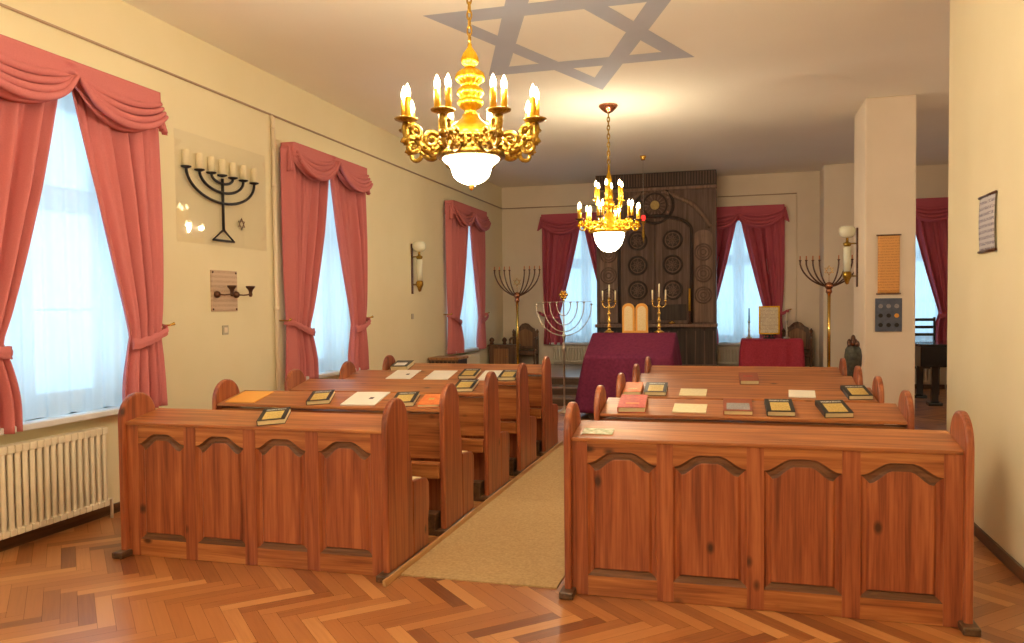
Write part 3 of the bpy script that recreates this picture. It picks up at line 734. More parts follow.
def big_chandelier():
    root = thing('chandelier', 'large gilt chandelier near the camera with bell shaped lit bowl and triple candle arms', 'chandelier', (-1.5, 4.48, ZC), 0, 'brass chandeliers')
    Z = lambda z: z-ZC
    MB().lathe([(.001, 0), (.07, 0), (.065, -.03), (.03, -.06), (.012, -.08), (.001, -.085)], seg=24).build('ceiling_rose', M['brass'], root)
    b = MB(); z = -.105; k = 0
    while z > Z(3.13): link(b, (0, 0, z), .022, k % 2, .0055, 1.35); z -= .045; k += 1
    b.build('chain', M['oldbrass'], root)
    prof = [(.006, 3.14), (.012, 3.13), (.012, 3.115), (.022, 3.10), (.036, 3.08), (.048, 3.05), (.050, 3.035), (.040, 3.015), (.028, 3.005), (.030, 2.992), (.055, 2.98), (.078, 2.96), (.084, 2.94), (.078, 2.92),
            (.050, 2.90), (.042, 2.89), (.055, 2.88), (.072, 2.865), (.074, 2.84), (.056, 2.825), (.054, 2.815), (.070, 2.805), (.070, 2.785), (.058, 2.765), (.036, 2.75), (.030, 2.738), (.034, 2.73), (.05, 2.722)]
    MB().lathe([(r, Z(z)) for r, z in prof], seg=64, rib=.07, nr=16).build('stem', M['gold'], root)
    MB().lathe([(r, Z(z)) for r, z in ((.045, 2.725), (.055, 2.70), (.08, 2.68), (.115, 2.655), (.14, 2.63), (.155, 2.605), (.16, 2.58), (.15, 2.575))], seg=36).build('dome', M['gold'], root)
    b = MB().lathe([(r, Z(z)) for r, z in ((.15, 2.60), (.166, 2.598), (.172, 2.575), (.166, 2.54), (.176, 2.51), (.196, 2.495), (.202, 2.482), (.198, 2.47), (.17, 2.465), (.155, 2.47), (.15, 2.49))], seg=48, rib=.015, nr=24)
    for k in range(24):
        a = 2*PI*k/24; b.ball((.174*math.cos(a), .174*math.sin(a), Z(2.575)), .016, 8); b.ball((.176*math.cos(a), .176*math.sin(a), Z(2.545)), .013, 8); a += PI/24; b.ball((.182*math.cos(a), .182*math.sin(a), Z(2.518)), .012, 8)
    b.build('ring', M['oldbrass'], root)
    MB().lathe([(r, Z(z)) for r, z in ((.166, 2.482), (.170, 2.468), (.158, 2.450), (.132, 2.432), (.118, 2.41), (.112, 2.385), (.102, 2.36), (.078, 2.338), (.045, 2.322), (.02, 2.315), (.001, 2.314))], seg=36).build('glass_bowl', M['bowl'], root)
    MB().lathe([(r, Z(z)) for r, z in ((.012, 2.318), (.022, 2.312), (.014, 2.302), (.018, 2.295), (.010, 2.285), (.001, 2.280))], seg=16).build('finial', M['brass'], root)
    for k in range(8):
        a = PI/2+.33+PI/8+k*PI/4; R = .395; ca, sa = math.cos(a), math.sin(a)
        acanthus_arm(root, a, .165, R, Z(2.545), Z(2.645), .020, big=True)
        MB().lathe([(.001, -.012), (.02, -.012), (.045, -.006), (.064, .002), (.068, .010), (.064, .012), (.03, .006), (.001, .006)], (R*ca, R*sa, Z(2.655)), 24).build('drip_pan', M['oldbrass'], root)
        for j in (-1, 1):
            x, y = R*ca-j*.033*sa, R*sa+j*.033*ca
            c = MB().lathe([(.018, 0), (.0175, .115), (.010, .122), (.001, .122)], (x, y, Z(2.66)), 14).build('candle_tube', M['candleg'], root)
            flame(c, (x, y, Z(2.778)), 1.3)
        lamp_at(root, (R*ca, R*sa, Z(2.82)), BULB_W*1.0, .03)
    return root
big_chandelier()
def small_chandelier():
    root = thing('chandelier', 'two tier brass chandelier hanging farther away with round lit bowl', 'chandelier', (-1.53, 9.95, ZC), 0, 'brass chandeliers')
    Z = lambda z: z-ZC
    MB().lathe([(.001, 0), (.115, 0), (.120, -.015), (.09, -.05), (.05, -.085), (.02, -.10), (.001, -.105)], seg=28).build('ceiling_rose', M['copper'], root)
    b = MB(); z = -.125; k = 0
    while z > Z(3.34): link(b, (0, 0, z), .026, k % 2, .007, 1.35); z -= .052; k += 1
    b.build('chain', M['oldbrass'], root)
    prof = [(.008, 3.35), (.014, 3.33), (.016, 3.25), (.032, 3.20), (.04, 3.16), (.024, 3.12), (.018, 3.08), (.030, 3.05), (.05, 3.0), (.052, 2.94), (.035, 2.91), (.05, 2.89), (.07, 2.86), (.055, 2.83), (.035, 2.80), (.03, 2.76), (.055, 2.72), (.08, 2.68), (.10, 2.62), (.135, 2.58), (.15, 2.555), (.14, 2.55)]
    MB().lathe([(r, Z(z)) for r, z in prof], seg=36, rib=.03, nr=12).build('stem', M['gold'], root)
    MB().lathe([(r, Z(z)) for r, z in ((.13, 2.56), (.17, 2.555), (.20, 2.54), (.215, 2.52), (.21, 2.50), (.18, 2.495), (.15, 2.50))], seg=36, rib=.01, nr=24).build('ring', M['gold'], root)
    MB().lathe([(r, Z(z)) for r, z in ((.19, 2.505), (.188, 2.47), (.178, 2.42), (.155, 2.36), (.12, 2.31), (.075, 2.275), (.03, 2.262), (.001, 2.26))], seg=36).build('glass_bowl', M['bowl'], root)
    for k in range(6):
        a = PI/2+.2746+PI/6+k*PI/3+.12; R = .375; ca, sa = math.cos(a), math.sin(a)
        acanthus_arm(root, a, .13, R, Z(2.60), Z(2.66), .016, mt=M['gold'])
        MB().lathe([(.001, -.015), (.025, -.012), (.05, 0), (.056, .008), (.001, .008)], (R*ca, R*sa, Z(2.665)), 18).build('drip_pan', M['bronze'], root)
        for j in (-1, 1):
            x, y = R*ca-j*.028*sa, R*sa+j*.028*ca
            c = MB().lathe([(.018, 0), (.017, .125), (.001, .13)], (x, y, Z(2.67)), 12).build('candle_tube', M['candleg'], root)
            flame(c, (x, y, Z(2.80)), 1.3)
        r = .17; a2 = a+.1; x, y = r*math.cos(a2), r*math.sin(a2)
        b = MB().tube([(.03*math.cos(a2), .03*math.sin(a2), Z(2.86)), (r*.55*math.cos(a2), r*.55*math.sin(a2), Z(2.80)), (r*.9*math.cos(a2), r*.9*math.sin(a2), Z(2.83)), (x, y, Z(2.90))], [.014, .016, .014, .012], 8)
        b.ball((r*.5*math.cos(a2), r*.5*math.sin(a2), Z(2.795)), .022, 8); b.build('upper_arm', M['gold'], root)
        MB().lathe([(.001, -.012), (.03, -.006), (.042, .006), (.001, .006)], (x, y, Z(2.905)), 16).build('drip_pan', M['gold'], root)
        c = MB().lathe([(.018, 0), (.017, .155), (.001, .16)], (x, y, Z(2.91)), 12).build('candle_tube', M['candleg'], root)
        flame(c, (x, y, Z(3.07)), 1.3)
        lamp_at(root, (R*ca*.97, R*sa*.97, Z(2.80)), BULB_W*.95, .03)
    return root
small_chandelier()

# eternal light: hangs on a thin chain before the ark
root = thing('hanging_red_lamp', 'small lit red lamp on a thin chain in front of the dark ark', 'lamp', (-1.5, 13.5, ZC))
MB().lathe([(.001, 0), (.05, 0), (.055, -.02), (.03, -.05), (.035, -.07), (.001, -.08)], seg=18).build('ceiling_hook', M['brass'], root)
b = MB(); z = -.10; k = 0
while z > -.96: link(b, (0, 0, z), .012, k % 2, .0013, 1.5); z -= .030; k += 1
b.build('chain', M['silver'], root)
MB().lathe([(.018, -.985), (.030, -.99), (.038, -1.02), (.036, -1.05), (.026, -1.075)], seg=18).build('glass_cup', M['redglass'], root)
MB().lathe([(.02, -1.08), (.04, -1.085), (.042, -1.10), (.02, -1.13), (.012, -1.18), (.022, -1.25), (.026, -1.32), (.014, -1.38), (.006, -1.43), (.001, -1.45)], seg=18).build('lamp_body', M['oldbrass'], root)
lamp_at(root, (0, -.0, -1.03), .8, .02, (1, .1, .05))

# ------------------------------------------------------------------ ark
def ark():
    x0, x1, yf = -2.60, -.364, 15.30; cx = -1.482
    root = thing('torah_ark', 'tall dark carved wooden ark with round rosettes reaching the ceiling', 'ark', (cx, yf, .39)); H = lambda z: z-.39
    hw = (x1-x0)/2; DP = .50
    b = MB().box((-hw, .0, 0), (hw, DP, H(1.17)), 0)
    for k in range(14):
        x = -hw+.05+k*(2*hw-.1)/13; b.box((x-.012, -.012, .08), (x+.012, 0, H(1.10)), 1)
    b.box((-hw-.01, -.03, 0), (hw+.01, 0, .08), 1)
    b.build('base', [M['ark_dark'], M['ark']], root, bevel=.004)
    MB().box((-hw-.02, -.13, H(1.17)), (hw+.02, DP, H(1.23))).build('ledge', M['ark_light'], root, bevel=.012)
    MB().box((-hw, 0, H(1.23)), (hw, DP, H(3.76))).build('body', M['ark'], root, bevel=.006)
    b = MB().box((-hw-.005, -.03, H(3.80)), (hw+.005, DP, ZC-.392), 0)
    for k in range(44):
        x = -hw+.02+k*(2*hw-.04)/43; b.box((x-.010, -.045, H(3.83)), (x+.010, -.03, ZC-.41), 1)
    b.build('fluted_cornice', [M['ark_dark'], M['ark']], root)
    MB().box((-hw-.015, -.055, H(3.745)), (hw+.015, .05, H(3.80))).build('cornice_moulding', M['ark_light'], root, bevel=.012)
    # raised door leaves below a shared arch
    dz0, dz1, dw, rise = 1.24, 2.98, .645, .24
    for sg in (-1, 1):
        pts = [(sg*.012, H(dz0)), (sg*dw, H(dz0)), (sg*dw, H(dz1))]
        for i in range(9):
            t = 1-i/8; pts.append((sg*(.012+(dw-.012)*t), H(dz1)+rise*math.sqrt(max(0, 1-t*t))))
        if sg < 0: pts = pts[::-1]
        d = MB().prism([(p[0], p[1]) for p in pts], -.03, 0, 'y').build('door', M['ark'], root, bevel=.006)
        for z in (2.81, 2.345, 1.87):
            c = (sg*.327, -.03, H(z)); b = MB()
            for R, w_, mi in ((.168, .020, 0), (.135, .009, 1)):
                b.tube([(c[0]+R*math.cos(2*PI*k/32), c[1]-.004, c[2]+R*math.sin(2*PI*k/32)) for k in range(32)], w_, 8, mi, closed=True)
            b.prism([(c[0]+.125*math.cos(2*PI*k/32), c[2]+.125*math.sin(2*PI*k/32)) for k in range(32)], -.034, -.030, 'y', 0)
            for k in range(8):
                a = k*PI/4; pt = lambda r, q: (c[0]+r*math.cos(a+q), -.040, c[2]+r*math.sin(a+q))
                b.tube([pt(.02, 0), pt(.06, .28), pt(.115, 0), pt(.06, -.28)], .007, 6, 1, closed=True)
            b.ball((c[0], -.04, c[2]), .022, 12, 1, sz=.8)
            b.build('rosette', [M['ark_dark'], M['ark_light']], d)
        MB().prism([(sg*.07, H(1.30)), (sg*.58, H(1.30)), (sg*.58, H(1.60)), (sg*.07, H(1.60))][::sg], -.042, -.03, 'y').build('door_panel', M['ark_dark'], d, bevel=.01)
    # arch moulding, the sweeping gable bands, the crown roundel
    b = MB(); pts = [(-dw-.03, -.03, H(1.25)), (-dw-.03, -.03, H(dz1))]+[((dw+.03)*math.cos(PI-PI*i/24), -.03, H(dz1)+(rise+.05)*math.sin(PI*i/24)) for i in range(25)]+[(dw+.03, -.03, H(1.25))]
    b.tube(pts, .028, 8); b.build('arch_moulding', M['ark_dark'], root)
    for sg in (-1, 1):
        pts = []
        for i in range(25):
            t = i/24; x = .16+.86*t; z = 3.74-.72*(t**1.7)/(1)-.05*math.sin(t*PI*2)
            pts.append((sg*x, -.02, H(z)))
        MB().tube(pts, .040, 8, flat=.6).build('gable_band', M['ark_light'], root)
        b = MB().box((sg*.885-.17, -.012, H(1.26)), (sg*.885+.17, 0, H(2.86)), 0)
        b.prism([(sg*.885+.17*math.cos(PI*i/12), H(2.86)+.12*math.sin(PI*i/12)) for i in range(13)], -.012, 0, 'y')
        pil = b.build('side_pilaster', [M['ark_light']], root, bevel=.008)
        for z in (2.565, 2.165, 1.765):
            c = (sg*.885, H(z)); b = MB()
            for R, w_ in ((.150, .014), (.105, .010), (.05, .010)):
                b.tube([(c[0]+R*math.cos(2*PI*k/28), -.016, c[1]+R*math.sin(2*PI*k/28)) for k in range(28)], w_, 7, closed=True)
            b.build('roundel', M['ark'], pil)
    c = (0, H(3.47)); b = MB()
    for R, w_ in ((.34, .030), (.22, .016)): b.tube([(R*math.cos(2*PI*k/40), -.015, c[1]+R*math.sin(2*PI*k/40)) for k in range(40)], w_, 8, 0, closed=True)
    for k in range(12):
        a = k*PI/6; b.ball((.28*math.cos(a), -.01, c[1]+.28*math.sin(a)), .024, 8, 1)
    for k in range(16):
        a = k*PI/8; b.tube([(.11*math.cos(a), -.012, c[1]+.11*math.sin(a)), (.20*math.cos(a), -.010, c[1]+.20*math.sin(a))], [.006, .014], 6, 1)
    cr = b.build('crown_roundel', [M['ark_dark'], M['ark_light']], root)
    MB().prism([(.085*math.cos(2*PI*k/24), c[1]+.085*math.sin(2*PI*k/24)) for k in range(24)], -.035, -.0, 'y').build('gilt_disc', M['bookgold'], cr, bevel=.01)
ark()

# ------------------------------------------------------------------ reading table under plum cloth
def cloth(name, label, cat, mt, x0, x1, ya, yb, za, zb, flat_y, drop, amp, flare, seed, group=None):
    """Cloth over a sloped top: ya/za front edge, rising to zb at flat_y, level to yb; falls on all sides to z=drop."""
    rnd = random.Random(seed); ph = rnd.random()*6
    def top(y): 
        if y < flat_y: return za+(zb-za)*(y-ya)/(flat_y-ya)
        return zb
    per = []; n = 40
    for i in range(n): per.append((x0+(x1-x0)*i/n, ya, 0, -1))
    for i in range(n//2): per.append((x1, ya+(yb-ya)*i/(n//2), 1, 0))
    for i in range(n): per.append((x1+(x0-x1)*i/n, yb, 0, 1))
    for i in range(n//2): per.append((x0, yb+(ya-yb)*i/(n//2), -1, 0))
    N_ = len(per); vs = []; fs = []; R_ = 14; cx, cy = (x0+x1)/2, (ya+yb)/2
    for j in range(R_+1):
        t = j/R_
        for i, (x, y, nx, ny) in enumerate(per):
            zt = top(y); z = zt+(drop-zt)*t; d = .012+flare*t+amp*min(1, t*2.2)*math.sin(i*.62+ph+.7*math.sin(i*.21))
            ca = max(0, 1-min(abs(x-x0), abs(x-x1))/.12)*max(0, 1-min(abs(y-ya), abs(y-yb))/.12)
            ex = (1 if x > cx else -1)*ca*flare*t*.8; ey = (1 if y > cy else -1)*ca*flare*t*.8
            vs.append((x+nx*d*(1 if t else 0)+ex*(nx == 0), y+ny*d*(1 if t else 0)+ey*(ny == 0), z+.006*(t == 0)))
    for j in range(R_):
        for i in range(N_): fs.append((j*N_+i, j*N_+(i+1) % N_, (j+1)*N_+(i+1) % N_, (j+1)*N_+i))
    o_ = len(vs); rows = [ya, (ya+flat_y)/2, flat_y, yb]
    b = MB().add(vs, [f[::-1] for f in fs], 0, True)
    for k in range(3):
        p, q = rows[k], rows[k+1]
        b.add([(x0, p, top(p)+.006), (x1, p, top(p)+.006), (x1, q, top(q)+.006), (x0, q, top(q)+.006)], [(0, 1, 2, 3)])
    return tag(b.build(name, mt, solid=.004), label, cat, group)
bx0, bx1 = -2.06, -.86
root = thing('reading_table', 'sloping wooden reading table hidden under the plum velvet cloth', 'table', (-1.46, 11.55, 0))
MB().prism([(-.44, .86), (-.44, .895), (.20, 1.165), (.46, 1.165), (.46, 1.10), (.22, 1.10)], -.59, .59, 'x').build('tabletop', M['walnut'], root)
for sx in (-.56, .5):
    for sy in (-.42, .38): MB().box((sx, sy, 0), (sx+.06, sy+.06, .86 if sy < 0 else 1.1)).build('leg', M['walnut'], root)
cloth('table_cloth', 'plum velvet cloth covering the sloping reading table in front of the ark', 'tablecloth', M['plum'], bx0, bx1, 11.10, 12.02, .90, 1.175, 11.74, .10, .012, .15, 5)

def candelabra(x, y, z, label, h=.75):
    root = thing('candelabra', label, 'candelabra', (x, y, z), 0, 'three armed candelabras on the plum cloth')
    MB().lathe([(.001, 0), (.075, 0), (.078, .012), (.05, .03), (.025, .045), (.02, .07), (.035, .09), (.022, .11), (.016, .15), (.030, .18), (.018, .20), (.014, .26), (.028, .29), (.016, .31), (.012, .36), (.024, .39), (.014, .41), (.012, .44), (.02, .46), (.001, .47)], seg=20).build('stem', M['brass'], root)
    for sg in (-1, 1):
        b = MB().tube([(0, 0, .40), (sg*.035, 0, .375), (sg*.075, 0, .385), (sg*.095, 0, .42), (sg*.095, 0, .47)], .007, 8)
        b.lathe([(.006, .455), (.022, .46), (.024, .47), (.014, .472), (.013, .49), (.001, .49)], (sg*.095, 0, 0), 14); b.build('arm', M['brass'], root)
        MB().tube([(sg*.095, 0, .49), (sg*.097, .0, .63)], .012, 10).build('candle', M['candle'], root)
    MB().lathe([(.012, .455), (.022, .47), (.024, .50), (.014, .505), (.013, .53), (.001, .53)], seg=14).build('candle_cup', M['brass'], root)
    MB().tube([(0, 0, .53), (.004, 0, .72)], .012, 10).build('candle', M['candle'], root)
candelabra(-1.84, 11.9, 1.185, 'brass three candle candelabra left of the tablets on the plum cloth')
candelabra(-1.10, 11.9, 1.185, 'brass three candle candelabra right of the tablets on the plum cloth')
root = thing('commandment_tablets', 'gold twin round topped tablets standing behind the plum reading table', 'tablets', (-1.455, 11.93, 1.185))
for sg in (-1, 1):
    c = sg*.098
    out = [(c-.094, 0), (c+.094, 0)]+[(c+.094*math.cos(PI*i/14), .345+.094*math.sin(PI*i/14)) for i in range(15)]
    f = MB().prism(out, -.018, .018, 'y').build('tablet', M['tablet'], root, bevel=.008)
    inn = [(c-.062, .03), (c+.062, .03)]+[(c+.062*math.cos(PI*i/14), .335+.062*math.sin(PI*i/14)) for i in range(15)]
    MB().prism(inn, -.023, -.018, 'y').build('engraved_face', M['tabletface'], f)
MB().box((-.19, -.03, -.0), (.19, .05, .02)).build('stand', M['tablet'], root)
# on the ark ledge
root = thing('candlestick', 'tall thin lit candle in brass holder on the right of the ark ledge', 'candlestick', (-.845, 15.225, 1.232))
MB().lathe([(.001, 0), (.05, 0), (.045, .02), (.015, .04), (.02, .10), (.012, .14), (.02, .20), (.024, .24), (.001, .25)], seg=14).build('holder', M['bronze'], root)
MB().tube([(0, 0, .24), (0, 0, .66)], [.022, .018], 10).build('candle', M['candleg'], root)
root = thing('brass_tray', 'small brass tray at the foot of the ark doors', 'tray', (-1.17, 15.22, 1.232))
MB().lathe([(.001, 0), (.03, 0), (.045, .015), (.062, .022), (.066, .035), (.06, .038), (.001, .025)], seg=24).build('dish', M['brass'], root)
MB().lathe([(.001, .026), (.03, .03), (.025, .05), (.01, .06), (.001, .065)], seg=16).build('knob', M['brass'], root)

# ------------------------------------------------------------------ tall menorahs
def tall_menorah(x, y, zbase, zball, ztop, label, star=True):
    root = thing('tall_menorah', label, 'menorah', (x, y, zbase), 0, 'tall pole menorahs beside the ark')
    hb = zball-zbase; ht = ztop-zbase
    MB().lathe([(.001, 0), (.17, 0), (.17, .02), (.06, .05), (.03, .08), (.001, .09)], seg=24).build('base', M['brass'], root)
    MB().tube([(0, 0, .05), (0, 0, hb-.05)], .026, 14).build('pole', M['brass'], root)
    MB().ball((0, 0, hb), .065, 20).lathe([(.03, hb-.13), (.05, hb-.10), (.04, hb-.05), (.03, hb-.04)], seg=16).build('ball', M['copper'], root)
    for sg in (-1, 1):
        for R in (.44, .345, .245, .145):
            pts = []
            for i in range(15):
                t = i/14*PI/2; pts.append((sg*R*(.25*t/(PI/2)+.75*math.sin(t)), 0, hb-.02+(ht-hb-.06)*(.32*t/(PI/2)+.68*(1-math.cos(t)))))
            pts.append((sg*R, 0, ht-.03))
            a = MB().tube(pts, .0125, 8); a.lathe([(.013, 0), (.024, .012), (.020, .02), (.001, .02)], (sg*R, 0, ht-.035), 12); a = a.build('arm', M['bronze'], root)
            MB().tube([(sg*R, 0, ht-.02), (sg*R, 0, ht+.05)], .010, 8).build('candle', M['orangewax'], a)
    if star:
        b = MB()
        for k in (0, 1):
            b.tube([(.075*math.cos(PI/2+k*PI+j*2*PI/3), 0, hb+.25+.075*math.sin(PI/2+k*PI+j*2*PI/3)) for j in range(3)], .009, 6, closed=True)
        b.tube([(0, 0, hb+.05), (0, 0, hb+.17)], .004, 6).build('star_ornament', M['brass'], root)
tall_menorah(-3.99, 14.55, .39, 1.80, 2.30, 'dark armed menorah on a brass pole in the back left corner')
tall_menorah(1.435, 13.8, .39, 1.87, 2.31, 'dark armed menorah on a brass pole beside the column on the right')
# thin wire floor menorah
root = thing('floor_menorah', 'thin silvery floor menorah standing left of the plum reading table', 'menorah', (-2.49, 11.7, 0))
MB().lathe([(.001, 0), (.13, 0), (.13, .015), (.05, .04), (.02, .07), (.014, .12), (.014, .9), (.03, .93), (.03, .96), (.014, .99), (.012, 1.10), (.028, 1.13), (.028, 1.16), (.011, 1.19), (.010, 1.64), (.02, 1.66), (.001, 1.67)], seg=18).build('stem', M['silver'], root)
for sg in (-1, 1):
    for R, zb in ((.105, 1.45), (.21, 1.31), (.31, 1.21), (.42, 1.15)):
        zt = 1.63 if R < .4 else 1.60; pts = [(sg*R*math.sin(i/14*PI/2), 0, zb+(zt-zb)*(1-math.cos(i/14*PI/2))) for i in range(15)]
        a = MB().tube(pts, .0075, 7); a.lathe([(.006, 0), (.018, .008), (.020, .022), (.012, .026), (.001, .026)], (sg*R, 0, zt), 10); a.build('arm', M['silver'], root)
MB().tube([(-.42, 0, 1.655), (.42, 0, 1.655)], .004, 6).build('crossbar', M['silver'], root)
b = MB()
for k in range(6):
    a = k*PI/3; b.ball((.045*math.cos(a), 0, 1.76+.045*math.sin(a)), .026, 8)
b.ball((0, -.01, 1.76), .022, 10).lathe([(.01, 1.66), (.02, 1.68), (.008, 1.70), (.001, 1.72)], seg=10).build('flower_ornament', M['brass'], root)

# ------------------------------------------------------------------ armchairs and small furniture on the platform
def carved_chair(x, y, rz, label):
    root = thing('carved_armchair', label, 'armchair', (x, y, .39), rz, 'carved wooden armchairs on the platform'); hw = .27
    for sx in (-hw, hw-.05):
        MB().box((sx, .20, 0), (sx+.05, .25, .64)).lathe([(.02, .64), (.032, .66), (.035, .69), (.018, .71), (.001, .74)], (sx+.025, .225, 0), 10).build('back_post', M['walnut'], root)
        b = MB().lathe([(.024, 0), (.03, .03), (.018, .06), (.03, .16), (.018, .28), (.026, .30), (.022, .34), (.03, .42), (.02, .52), (.001, .53)], (sx+.025, -.20, 0), 12); b.build('front_leg', M['walnut'], root)
        MB().tube([(sx+.025, -.25, .53), (sx+.025, -.1, .555), (sx+.025, .1, .55), (sx+.025, .21, .56)], .024, 8).build('armrest', M['walnut'], root)
    MB().box((-hw+.01, -.22, .22), (hw-.01, .23, .30)).build('seat', M['walnut'], root, bevel=.015)
    out = [(-hw+.05, .32), (hw-.05, .32), (hw-.05, .66), (hw-.07, .74), (hw-.13, .77), (.07, .84), (.0, .86), (-.07, .84), (-hw+.13, .77), (-hw+.07, .74), (-hw+.05, .66)]
    bk = MB().prism(out, .205, .245, 'y').build('backrest', M['walnut'], root, bevel=.01)
    inn = [(-.15, .38), (.15, .38), (.15, .66), (.08, .71), (0, .74), (-.08, .71), (-.15, .66)]
    MB().prism(inn, .195, .205, 'y').build('carved_panel', M['walnut_l'], bk, bevel=.006)
    b = MB()
    for k in range(5): b.ball((-.10+.05*k, .20, .775+.03*(2-abs(k-2))), .022, 8)
    b.build('carved_crest', M['walnut'], bk)
carved_chair(-4.18, 15.72, .10, 'carved brown armchair with peaked back in the back left corner')
carved_chair(1.08, 15.74, -.10, 'carved brown armchair with peaked back right of the red table')
root = thing('low_cabinet', 'low brown cabinet with paler panel in front of the corner armchair', 'cabinet', (-4.42, 15.12, .39))
MB().box((-.27, -.15, 0), (.27, .15, .42)).build('body', M['walnut'], root, bevel=.01)
MB().box((-.30, -.18, .42), (.30, .17, .455)).build('cabinet_top', M['walnut'], root, bevel=.008)
d = MB().box((-.17, -.165, .06), (.13, -.15, .38)).build('door', M['walnut_l'], root, bevel=.008)
MB().ball((.09, -.17, .22), .012, 8).build('door_knob', M['brass'], d)
for x in (-.24, .02):
    MB().lathe([(.03, .455), (.045, .47), (.03, .50), (.055, .54), (.035, .58), (.001, .60)], (x, -.05, 0), 12).build('finial', M['bronze'], root)
# lattice fronted chest against the left wall
root = thing('lattice_chest', 'dark lattice fronted chest against the left wall before the farthest window', 'cabinet', (-4.465, 11.83, 0))
b = MB().box((-.24, 0, 0), (.24, .45, .76), 0); b.build('body', M['ark_dark'], root)
MB().box((-.25, -.03, .76), (.26, .47, .80)).build('chest_top', M['walnut_l'], root, bevel=.006)
b = MB()
for k in range(7): b.box((-.22+k*.07, -.015, .05), (-.205+k*.07, 0, .76))
for k in range(9): b.box((-.24, -.012, .06+k*.085), (.24, -.002, .075+k*.085))
b.build('lattice', M['walnut'], root)

# red table with frame and candlesticks
root = thing('side_table', 'small wooden table under the red cloth right of the ark', 'table', (.60, 15.1, .39))
MB().box((-.50, -.25, .52), (.50, .25, .555)).build('tabletop', M['walnut'], root)
for sx in (-.47, .42):
    for sy in (-.22, .17): MB().box((sx, sy, 0), (sx+.05, sy+.05, .52)).build('leg', M['walnut'], root)
cloth('table_cloth', 'red cloth draped over the small table right of the ark', 'tablecloth', M['redcloth'], .09, 1.11, 14.84, 15.36, .955, .955, 15.2, .45, .016, .03, 9)
root = thing('framed_text', 'gold framed sheet of text standing on the red table', 'picture frame', (.565, 15.1, .966))
f = MB(); w, z0, z1, d = .18, .075, .585, .026
f.box((-w, -.015, z0), (-w+d, .015, z1)).box((w-d, -.015, z0), (w, .015, z1)).box((-w+d, -.015, z0), (w-d, .015, z0+d)).box((-w+d, -.015, z1-d), (w-d, .015, z1))
f.build('frame', M['gold'], root, bevel=.004)
MB().box((-w+d, -.006, z0+d), (w-d, .008, z1-d)).build('text_sheet', M['framed'], root)
MB().box((-.10, -.03, 0), (.10, .10, .02)).box((-.015, .02, .02), (.015, .05, .30)).box((-.12, -.025, .055), (.12, .02, .075)).box((-.07, -.02, .02), (-.05, .02, .06)).box((.05, -.02, .02), (.07, .02, .06)).build('easel', M['iron'], root)
def stick(x, label, cm, hm, h):
    r = thing('candlestick', label, 'candlestick', (x, 15.02, .966), 0)
    MB().lathe([(.001, 0), (.06, 0), (.055, .02), (.02, .04), (.014, .12), (.024, .15), (.014, .18), (.012, .26), (.022, .30), (.024, .32), (.001, .325)], seg=14).build('holder', hm, r)
    MB().tube([(0, 0, .32), (0, 0, h)], [.013, .010], 8).build('candle', cm, r)
stick(.215, 'dark candlestick with a thin candle, left of the framed text on the red table', M['iron'], M['silver'], .55)
stick(.86, 'silver candlestick with white candle, right of the framed text on the red table', M['candle'], M['silver'], .47)

# ------------------------------------------------------------------ things on the left wall
XW = XL
o = MB().box((XW+.020, 5.955, 2.20), (XW+.026, 7.345, 3.185)).build('acrylic_sheet', M['plexi']); tag(o, 'clear acrylic sheet on the left wall carrying the black menorah', 'glass sheet')
root = thing('wall_menorah', 'flat black iron menorah with seven ivory candles on the left wall', 'menorah', (XW+.04, 6.60, 2.24))
b = MB().tube([(0, 0, .105), (0, 0, .60)], .014, 8); b.build('stem', M['iron'], root)
MB().tube([(0, 0, .115), (0, -.16, .012), (0, .16, .012)], .013, 8, closed=True).build('base', M['iron'], root)
for R, zb in ((.52, .365), (.335, .465), (.165, .55)):
    pts = [(0, R*math.cos(PI+PI*i/24), .62-(.62-zb)*math.sin(PI*i/24)) for i in range(25)]
    MB().tube(pts, .013, 8).build('arm', M['iron'], root)
for k in range(7):
    y = -.52+k*(1.04/6) if k in (0, 6) else {1: -.335, 2: -.165, 3: 0, 4: .165, 5: .335}[k]
    p = MB().lathe([(.012, .612), (.045, .625), (.047, .635), (.001, .635)], (0, y, 0), 14).build('drip_pan', M['iron'], root)
    MB().lathe([(.030, .638), (.029, .775), (.024, .78), (.001, .78)], (0, y, 0), 14).build('candle', M['candle'], root)
b = MB()
for k in (0, 1): b.tube([(XW+.035, 6.897+.055*math.cos(PI/2+k*PI+j*2*PI/3), 2.437+.055*math.sin(PI/2+k*PI+j*2*PI/3)) for j in range(3)], .0055, 6, closed=True)
tag(b.build('star_of_david', M['bronze']), 'small dark six pointed star beside the wall menorah stem', 'star ornament')
root = thing('wall_plaque', 'engraved brownish plaque below the wall menorah', 'plaque', (XW, 6.635, 1.58))
MB().box((0, -.20, 0), (.012, .20, .39)).build('plate', M['plaque'], root)
for y in (-.18, .18):
    for z in (.02, .37): MB().ball((.013, y, z), .010, 8).build('screw', M['bronze'], root)
for y, lab in ((6.50, 'small dark wall candle holder at the left of the plaque'), (6.80, 'small dark wall candle holder at the right edge of the plaque')):
    root = thing('wall_candle_holder', lab, 'candle holder', (XW+.012, y, 1.74), 0, 'dark candle holders on the plaque')
    b = MB().ball((.012, 0, 0), .034, 12); b.build('wall_plate', M['bronze'], root)
    b = MB().tube([(.02, 0, 0), (.08, .02, -.005), (.12, .05, 0), (.12, .075, .02)], .007, 8); b.build('arm', M['bronze'], root)
    MB().lathe([(.012, -.02), (.02, 0), (.016, .025), (.022, .045), (.042, .07), (.046, .085), (.001, .085)], (.12, .078, 0), 14).build('cup', M['bronze'], root)
root = thing('light_switch', 'small grey light switch below the plaque', 'light switch', (XW, 6.64, 1.355))
